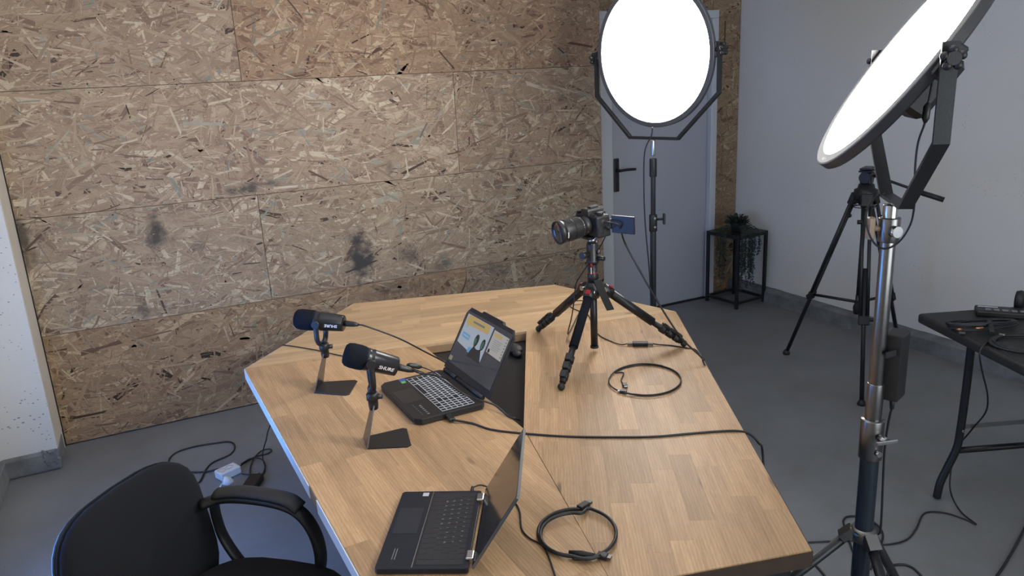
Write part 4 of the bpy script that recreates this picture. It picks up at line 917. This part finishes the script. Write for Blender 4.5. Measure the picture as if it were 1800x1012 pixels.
hd_ = MB().at(Matrix.Translation(VC)); hd_.lathe([(0, vh-.09), (.03, vh-.09), (.055, vh-.05), (.062, vh-.03), (.062, vh), (.045, vh+.008), (.04, vh+.03), (0, vh+.03)], 20); hd_.build('bowl', BLKM, vt_, True)
MB().at(Matrix.Translation(VC)).lathe([(0, .36), (.02, .36), (.024, .40), (.014, .43), (.014, .47), (0, .47)], 14).build('spreader_hub', BLKM, vt_, True)
MB().cyl(VC+Vector((0, 0, .40)), VC+Vector((0, 0, vh-.05)), .012, n=12).build('centre_column', BLKM, vt_, True)
hm = Matrix.Translation((VC.x, VC.y, vh+.03)) @ Matrix.Rotation(R(25), 4, 'Z')
fh = MB().at(hm); fh.box(-.035, .035, -.03, .03, 0, .065, .01, 2); fh.cyl((-.055, 0, .04), (.055, 0, .04), .03, n=20); fh.box(-.05, .05, -.035, .035, .068, .078, .003); fh.build('fluid_head', BLK, vt_, True)
MB().at(hm).box(-.06, .06, -.028, .028, .082, .092, .003).build('camera_plate', BLKM, vt_, True)
MB().cyl(VC+Vector((.03, -.02, 1.155)), Vector((3.76, 2.54, 1.045)), .0075, n=10).build('pan_handle', BLKM, vt_, True)
MB().cyl(Vector((3.715, 2.615, 1.073)), Vector((3.775, 2.515, 1.036)), .014, n=12).build('handle_grip', RUB, vt_, True)
for z_ in (.98, .995): MB().at(Matrix.Translation((VC.x, VC.y, z_))).lathe([(.056, 0), (.06, .001), (.06, .005), (.056, .006)], 24).build('metal_band', STEEL, vt_, True)

# ------------------------------------------------------------------ plant stand with trailing plant
PS = Vector((4.03, 4.315, 0)); ps = thing('plant_stand', 'square black metal plant stand in the corner beside the door', 'stand', PS, R(5))
hh = .150; ht = .56; q = .011
for sx in (-1, 1):
    for sy in (-1, 1): MB().box(sx*hh-q, sx*hh+q, sy*hh-q, sy*hh+q, 0, ht-.002, .001).build('leg', BLKM, ps)
for z_ in (.035, ht-.022):
    for sg in (-1, 1):
        MB().box(-hh+q, hh-q, sg*hh-q*.8, sg*hh+q*.8, z_, z_+.018).build('rail', BLKM, ps); MB().box(sg*hh-q*.8, sg*hh+q*.8, -hh+q, hh-q, z_, z_+.018).build('rail', BLKM, ps)
MB().box(-hh-q, hh+q, -hh-q, hh+q, ht-.002, ht+.006, .001).build('top_plate', BLKM, ps)
LEAF = mat('dark_leaf', (.030, .045, .034), .55, var=.4, scale=40)
pp = thing('trailing_plant', 'bushy dark potted plant with long trailing strands on the black stand', 'plant', (PS.x, PS.y, ht+.006))
MB().at(Matrix.Identity(4)).lathe([(0, 0), (.038, 0), (.052, .055), (.056, .06), (.050, .06), (.046, .05), (0, .048)], 24).build('pot', mat('dark_pot', (.04, .042, .045), .5), pp)
g = random.Random(5)
def leaf(mb, p, d_, l, w_):
    d_ = Vector(d_).normalized(); s_ = d_.cross(Vector((g.uniform(-.5, .5), g.uniform(-.5, .5), 1))).normalized(); n_ = s_.cross(d_)
    a = [p, p+d_*l*.35+s_*w_-n_*w_*.2, p+d_*l*.75+s_*w_*.7, p+d_*l+n_*w_*-.3, p+d_*l*.75-s_*w_*.7, p+d_*l*.35-s_*w_-n_*w_*.2]
    c = mb._v(p+d_*l*.5+n_*w_*.25); vs = [mb._v(x) for x in a]
    for i in range(6): mb._f([c, vs[i], vs[(i+1) % 6]], True)
fo = MB()
for k in range(330):
    a = g.uniform(0, 2*PI); e = g.uniform(-.1, 1.4); rr2 = g.uniform(.02, .085)
    p = Vector((math.cos(a)*math.cos(e)*rr2, math.sin(a)*math.cos(e)*rr2, .05+math.sin(e)*rr2*.85))
    leaf(fo, p, (math.cos(a+g.uniform(-.6, .6)), math.sin(a), g.uniform(-.2, .9)), g.uniform(.022, .04), g.uniform(.006, .011))
o = fo.build('foliage', LEAF, pp); o['kind'] = 'stuff'
tv = MB(); stv = MB()
ends = []
for k in range(34):
    # strands hang outside the front-right rail and a few at the left side
    if k < 22: bx_, by_ = g.uniform(-.125, .0), -.180+g.uniform(-.01, .01); ln = g.uniform(.22, .40)
    elif k < 27: bx_, by_ = g.uniform(.0, .06), -.18; ln = g.uniform(.08, .17)
    else: bx_, by_ = -.185, g.uniform(-.10, .05); ln = g.uniform(.12, .33)
    P_ = [Vector((bx_*.25, by_*.25, .05)), Vector((bx_*.6, by_*.6, .055)), Vector((bx_*.95, by_*.95, .02)), Vector((bx_, by_, -.04))]
    z_ = -.04
    while z_ > -ln: z_ -= .03; P_.append(Vector((bx_+g.uniform(-.006, .006), by_+g.uniform(-.006, .006), z_)))
    S = spline(P_, 3); stv.tube(S, .0011, 4)
    for p in S[3:]:
        for _ in range(2): a = g.uniform(0, 2*PI); leaf(tv, p, (math.cos(a), math.sin(a), g.uniform(-.9, .2)), g.uniform(.012, .022), g.uniform(.004, .007))
o = tv.build('trailing_leaves', LEAF, pp); o['kind'] = 'stuff'
o = stv.build('trailing_stems', LEAF, pp); o['kind'] = 'stuff'

# ------------------------------------------------------------------ folding table on the right
FTz = .74; a0 = R(-22.4); C0 = Vector((2.80, 1.93, 0))
ft_t = thing('folding_table', 'black folding table with bent tubular legs at the right wall', 'table', C0, a0)
# local x = short side (to the right), local -y = long side (toward the photographer)
GRP = mat('grained_black_plastic', (.022, .022, .022), .55, bump=.5, bscale=350)
MB().box(0, .74, -1.8, 0, FTz-.042, FTz, .012, 3).build('table_top', GRP, ft_t)
MB().box(.05, .69, -1.72, -.06, FTz-.060, FTz-.042).build('under_frame', BLKM, ft_t)
for yy, sg in ((-.22, 1), (-1.58, -1)):
    for sx in (.09, .65):
        so = -1 if sx < .3 else 1
        MB().tube(spline([(sx, yy, FTz-.05), (sx, yy, .5), (sx+so*.004, yy, .30), (sx+so*.012, yy, .22), (sx+so*.045, yy, .13), (sx+so*.065, yy, .07), (sx+so*.072, yy, .008)], 6), .0155, 12).build('leg', BLKM, ft_t)
    MB().cyl((.085, yy, .215), (.655, yy, .215), .013, n=12).build('cross_bar', BLKM, ft_t)
    MB().bar([(.10, yy+.01, .315), (.64, yy+.01, .315)], .018, .006, (0, 0, 1)).build('cross_strip', STEEL if False else GREY, ft_t)
    MB().cyl((.085, yy-.016, .31), (.085, yy-.022, .31), .006, n=8).build('rivet', CHR, ft_t)
    MB().cyl((.37, yy, .32), (.37, yy-sg*.38, FTz-.06), .008, n=8).build('brace', BLKM, ft_t)
def messy_coil(name, label, px, py, ra, rb, rot, turns, r, seed, grp=None, zh=.008):
    g2 = random.Random(seed); c = on_z(px, py, FTz); t = thing(name, label, 'cable', c, 0, grp)
    P_ = []; n_ = int(turns*16)
    for i in range(n_+1):
        a = 2*PI*i/16; k = 1+.10*math.sin(i*.37+seed)+g2.uniform(-.03, .03); x, y = ra*k*math.cos(a), rb*(k+.05*math.cos(i*.5))*math.sin(a)
        P_.append(Vector((x*math.cos(rot)-y*math.sin(rot), x*math.sin(rot)+y*math.cos(rot), r+abs(math.sin(i*.21+seed))*zh+ (i/n_)*zh)))
    MB().tube(spline(P_, 2), r, 6).build('cord', CABM, t); return t
mc = messy_coil('cable_bundle', 'tied bundle of black cables with copper and grey plugs at the folding table corner', 1726, 578, .125, .042, R(-28), 7, .0042, 1, 'cable bundles on the folding table', .016)
cop = mat('copper_plug', (.55, .27, .14), .35, .8)
a_ = on_z(1690, 580, FTz+.012); b_ = on_z(1679, 577, FTz+.010); MB().cyl(a_, b_, .006, n=10).build('copper_plug', cop, mc, True)
a_ = on_z(1715, 577, FTz+.03); b_ = on_z(1728, 576, FTz+.03); MB().cyl(a_, b_, .004, n=10).build('copper_plug', cop, mc, True)
a_ = on_z(1696, 584, FTz+.008); b_ = on_z(1684, 584, FTz+.008); MB().at(frame(b_-a_, (0, 0, 1), a_)).box(-.005, .005, -.010, .010, 0, .024, .002).build('grey_plug', STEEL, mc, True)
mb_ = MB().tube([on_z(1738, 562, FTz+.02), on_z(1741, 570, FTz+.035), on_z(1744, 584, FTz+.02)], .006, 8, ell=(.5, 1.6)); mb_.build('cable_tie', RUB, mc, True)
m2 = messy_coil('cable_bundle', 'neatly wound black cable ring at the picture edge on the folding table', 1796, 606, .105, .085, R(-20), 6, .0045, 4, 'cable bundles on the folding table', .006)
a_ = on_z(1754, 587, FTz+.014); b_ = on_z(1767, 589, FTz+.014); MB().cyl(a_, b_, .005, n=10).build('grey_plug', STEEL, m2, True)
cable('thin_cable', 'thin black cable dropping over the folding table front edge to the floor', [on_z(1752, 594, FTz+.004), on_z(1738, 600, FTz+.004), on_z(1727, 610, FTz+.004), on_z(1722, 622, .735), on_z(1726, 650, .66), on_z(1736, 695, .50), on_z(1732, 725, .40), on_z(1708, 755, .30), on_z(1680, 792, .18), on_z(1670, 840, .06), Vector((2.80, 1.70, .004)), on_z(1690, 900, .004), on_z(1716, 921, .004), on_z(1695, 912, .004), on_z(1660, 901, .004), on_z(1625, 902, .004), on_z(1610, 930, .004), on_z(1590, 950, .004), on_z(1548, 957, .004), on_z(1500, 950, .004), on_z(1440, 952, .004), on_z(1400, 953, .004), on_z(1300, 950, .004)], .0032)
# small electronics at the back of the folding table
gd = thing('battery_charger', 'flat black device with small buttons at the back of the folding table', 'device', on_z(1785, 556, FTz), R(-52))
MB().box(-.14, .14, -.045, .045, .001, .026, .006, 2).build('case', BLK, gd)
for k in range(7): MB().box(-.11+k*.03, -.09+k*.03, -.03, -.012, .026, .030, .001).build('button', GREY, gd)
MB().box(-.13, -.06, .02, .026, .026, .027).build('white_print', WHT, gd)
hdp = thing('headphones', 'black padded headphones lying at the far picture edge on the folding table', 'headphones', on_z(1822, 548, FTz+.001), R(20))
for sg in (-1, 1): MB().at(Matrix.Translation((0, sg*.06, .041)) @ Matrix.Rotation(R(90), 4, 'X')).lathe([(.018, -.014), (.036, -.016), (.040, 0), (.034, .014), (0, .016)], 20).build('ear_cup', RUB, hdp)
MB().tube(spline([(0, .07, .03), (.05, .075, .022), (.12, .045, .014), (.135, 0, .012), (.12, -.045, .014), (.05, -.075, .022), (0, -.07, .03)], 5), .007, 8, ell=(.6, 1.4)).build('headband', BLK, hdp)
# other floor leads on the right
cable('floor_cable', 'black cable leaving the picture at lower right on the dark floor', [on_z(1740, 1030, .004), on_z(1770, 985, .004), on_z(1800, 930, .004), on_z(1830, 860, .004), on_z(1860, 800, .004)], .0045)
cable('floor_cable', 'black cable looped on the floor behind the near lamp stand', [on_z(1520, 1030, .004), on_z(1486, 930, .004), on_z(1484, 912, .004), on_z(1497, 907, .004), on_z(1520, 910, .004), on_z(1542, 922, .004), on_z(1552, 940, .006), on_z(1545, 965, .004), on_z(1530, 1000, .004)], .0040)
cable('floor_cable', 'short arc of black cable on the floor at the bottom beside the stand leg', [on_z(1560, 1012, .004), on_z(1565, 996, .004), on_z(1585, 992, .004), on_z(1605, 998, .004), on_z(1625, 1018, .004)], .0045)
cable('floor_cable', 'black cable on the floor just beyond the near right table corner', [on_z(1418, 985, .004), on_z(1432, 992, .004), on_z(1450, 1012, .004), on_z(1470, 1040, .004)], .0045)

# ------------------------------------------------------------------ floor power gear on the left
ms = thing('power_strip', 'small white multi-socket block on the grey floor between chair and table', 'socket', on_z(402, 836, 0), R(24))
MB().box(-.052, .052, -.034, .034, .001, .042, .007, 3).build('case', WHP, ms)
for x in (-.030, .010):
    sk = MB(); sk.lathe([(.016, 0), (.0175, .001), (.0175, .0015)], 20); 
    o = MB().at(Matrix.Translation((x, 0, .0425))).lathe([(0, -.001), (.016, -.001), (.0165, .0008), (.0175, .0008)], 20).build('socket', mat('socket_grey', (.30, .32, .36), .5) if x < -.02 else bpy.data.materials['socket_grey'], ms)
pg = thing('white_plug', 'white round plug with a short white lead in the multi-socket block', 'plug', on_z(400, 842, .03))
p_ = on_z(400, 845, .05); MB().at(Matrix.Translation(p_) @ Matrix.Rotation(R(115), 4, 'Y')).lathe([(0, -.02), (.018, -.02), (.021, -.012), (.021, .006), (.012, .02), (.006, .03), (0, .03)], 20).build('plug_body', WHP, pg, True)
MB().tube(spline([on_z(394, 846, .05), on_z(389, 852, .02), on_z(385, 860, .006), on_z(378, 872, .004), on_z(360, 890, .004)], 5), .0035, 8).build('lead', WHP, pg, True)
bk = thing('power_brick', 'black power brick on the grey floor partly behind the chair arm', 'adapter', on_z(444, 856, 0), R(62))
MB().box(-.07, .07, -.032, .032, .001, .034, .005, 2).build('case', BLK, bk); MB().cyl((.07, 0, .016), (.095, 0, .016), .006, n=10).build('cable_boot', RUB, bk)
fl = lambda *a: [on_z(x, y, z) for x, y, z in a]
cable('floor_cable', 'black cord looping wide across the grey floor left of the white socket block', fl((340, 853, .005), (352, 845, .005), (362, 825, .005), (375, 812, .005), (405, 798, .005), (413, 784, .005), (403, 776, .005), (375, 779, .005), (340, 785, .005), (310, 795, .005), (297, 809, .005), (305, 822, .005), (330, 829, .005), (360, 829, .005), (384, 824, .012)), .0042)
cable('floor_cable', 'black cord tangled in loops between the socket block and the table edge', fl((420, 820, .02), (432, 812, .008), (450, 802, .005), (470, 797, .006), (477, 792, .008), (474, 789, .010), (460, 792, .010), (448, 803, .010), (441, 818, .006), (440, 832, .008), (448, 836, .012), (444, 845, .016)), .0036)
cable('floor_cable', 'thin black cord rising from the power brick up to the table edge', fl((425, 833, .01), (445, 834, .006), (462, 833, .005), (466, 822, .006), (462, 805, .02), (463, 790, .08), (468, 772, .20), (471, 758, .34), (478, 742, .5), (492, 735, .66)), .0030)
cable('floor_cable', 'short black cord rounding from the brick back over the tangle', fl((456, 840, .016), (464, 828, .008), (466, 815, .010), (458, 806, .014), (440, 806, .014), (424, 815, .020)), .0032)

# ------------------------------------------------------------------ office chair
CH = thing('office_chair', 'black fabric office chair with looped arms pulled up to the table', 'chair', (.035, 1.79, 0), R(-42))
def cushion(mb, M, w_, h_, t_, e=.55, bend=0.0, n=14, dome=0.0):
    mb.at(M); rows = []
    for i in range(n+1):
        v = -PI/2+PI*i/n; row = []
        for j in range(2*n):
            u = 2*PI*j/(2*n); f = lambda c, p: math.copysign(abs(c)**p, c)
            y = w_/2*f(math.cos(v), .5)*f(math.cos(u), e); z = h_/2*f(math.cos(v), .5)*f(math.sin(u), e); x = t_/2*f(math.sin(v), 1.0)
            x += bend*((y/(w_/2))**2)*1 + dome*((z/(h_/2))**2)
            row.append(mb._v((x, y, z)))
        rows.append(row)
    for a, b_ in zip(rows, rows[1:]):
        for j in range(2*n): mb._f([a[j], a[(j+1) % (2*n)], b_[(j+1) % (2*n)], b_[j]], True)
    return mb
BM = Matrix.Translation((-.27, 0, .60)) @ Matrix.Rotation(R(-9), 4, 'Y')
cushion(MB(), BM, .47, .43, .085, .55, .035, 16, .012).build('backrest', FABR, CH)
cushion(MB(), BM @ Matrix.Translation((-.035, 0, 0)), .455, .415, .05, .55, .035, 16, .012).build('back_shell', BLK, CH)
sc_ = []
for k in range(49):
    a = PI*2*k/48; f = lambda c, p: math.copysign(abs(c)**p, c); y = .231*f(math.cos(a), .55); z = .211*f(math.sin(a), .55)
    sc_.append(BM @ Vector((.0+.035*(y/.2275)**2+.012*(z/.23)**2-.012, y*1.01, z*1.01)))
MB().tube(sc_, .0035, 6, caps=False).build('piping', FABR, CH)
cushion(MB(), Matrix.Translation((.02, 0, .465)) @ Matrix.Rotation(R(90), 4, 'Y'), .49, .47, .085, .62).build('seat', FABR, CH)
MB().box(-.16, .16, -.15, .15, .39, .425, .01).build('seat_pan', BLK, CH)
MB().bar([(-.14, 0, .41), (-.27, 0, .42), (-.325, 0, .50), (-.315, 0, .60)], .07, .012, (0, 1, 0)).build('back_bracket', BLKM, CH)
for sg in (1, -1):
    y = sg*.228
    lp_ = [(-.215, y*.86, .655), (-.16, y*.97, .668), (-.07, y, .672), (.025, y, .665), (.08, y, .640), (.113, y, .585), (.122, y, .51), (.10, y, .44), (.05, y*.93, .405), (-.05, y*.85, .400)]
    am = MB().tube(spline(lp_, 6), .016, 12, ell=(.85, 1.45), up=(0, 0, 1) if False else None).build('armrest', BLK, CH)
    MB().tube(spline([(-.19, y*.95, .655), (-.195, y*.98, .60), (-.185, y, .53), (-.13, y*.98, .45), (-.04, y*.90, .405), (.0, y*.82, .400)], 6), .013, 12, ell=(.8, 1.4)).build('arm_strut', BLK, CH)
    MB().tube(spline([(-.18, y*.96, .680), (-.11, y, .689), (-.02, y, .689), (.045, y, .680), (.078, y, .658)], 5), [.019]*21, 12, ell=(.6, 1.5)).build('arm_pad', RUB, CH)
MB().cyl((0, 0, .12), (0, 0, .40), .026, n=18).build('gas_column', BLK, CH)
for k in range(5):
    a = 2*PI*k/5+.3; d_ = Vector((math.cos(a), math.sin(a), 0))
    lg = MB().tube([d_*.02+Vector((0, 0, .11)), d_*.28+Vector((0, 0, .075))], [.026, .016], 10).build('star_leg', BLK, CH)
    s_ = Vector((-d_.y, d_.x, 0)); cs = MB(); 
    for q_ in (-1, 1): cs.cyl(d_*.28+s_*(.006*q_)+Vector((0, 0, .028)), d_*.28+s_*(.022*q_)+Vector((0, 0, .028)), .027, n=16)
    cs.cyl(d_*.28+Vector((0, 0, .03)), d_*.28+Vector((0, 0, .075)), .006, n=8); cs.build('caster', BLK, lg)
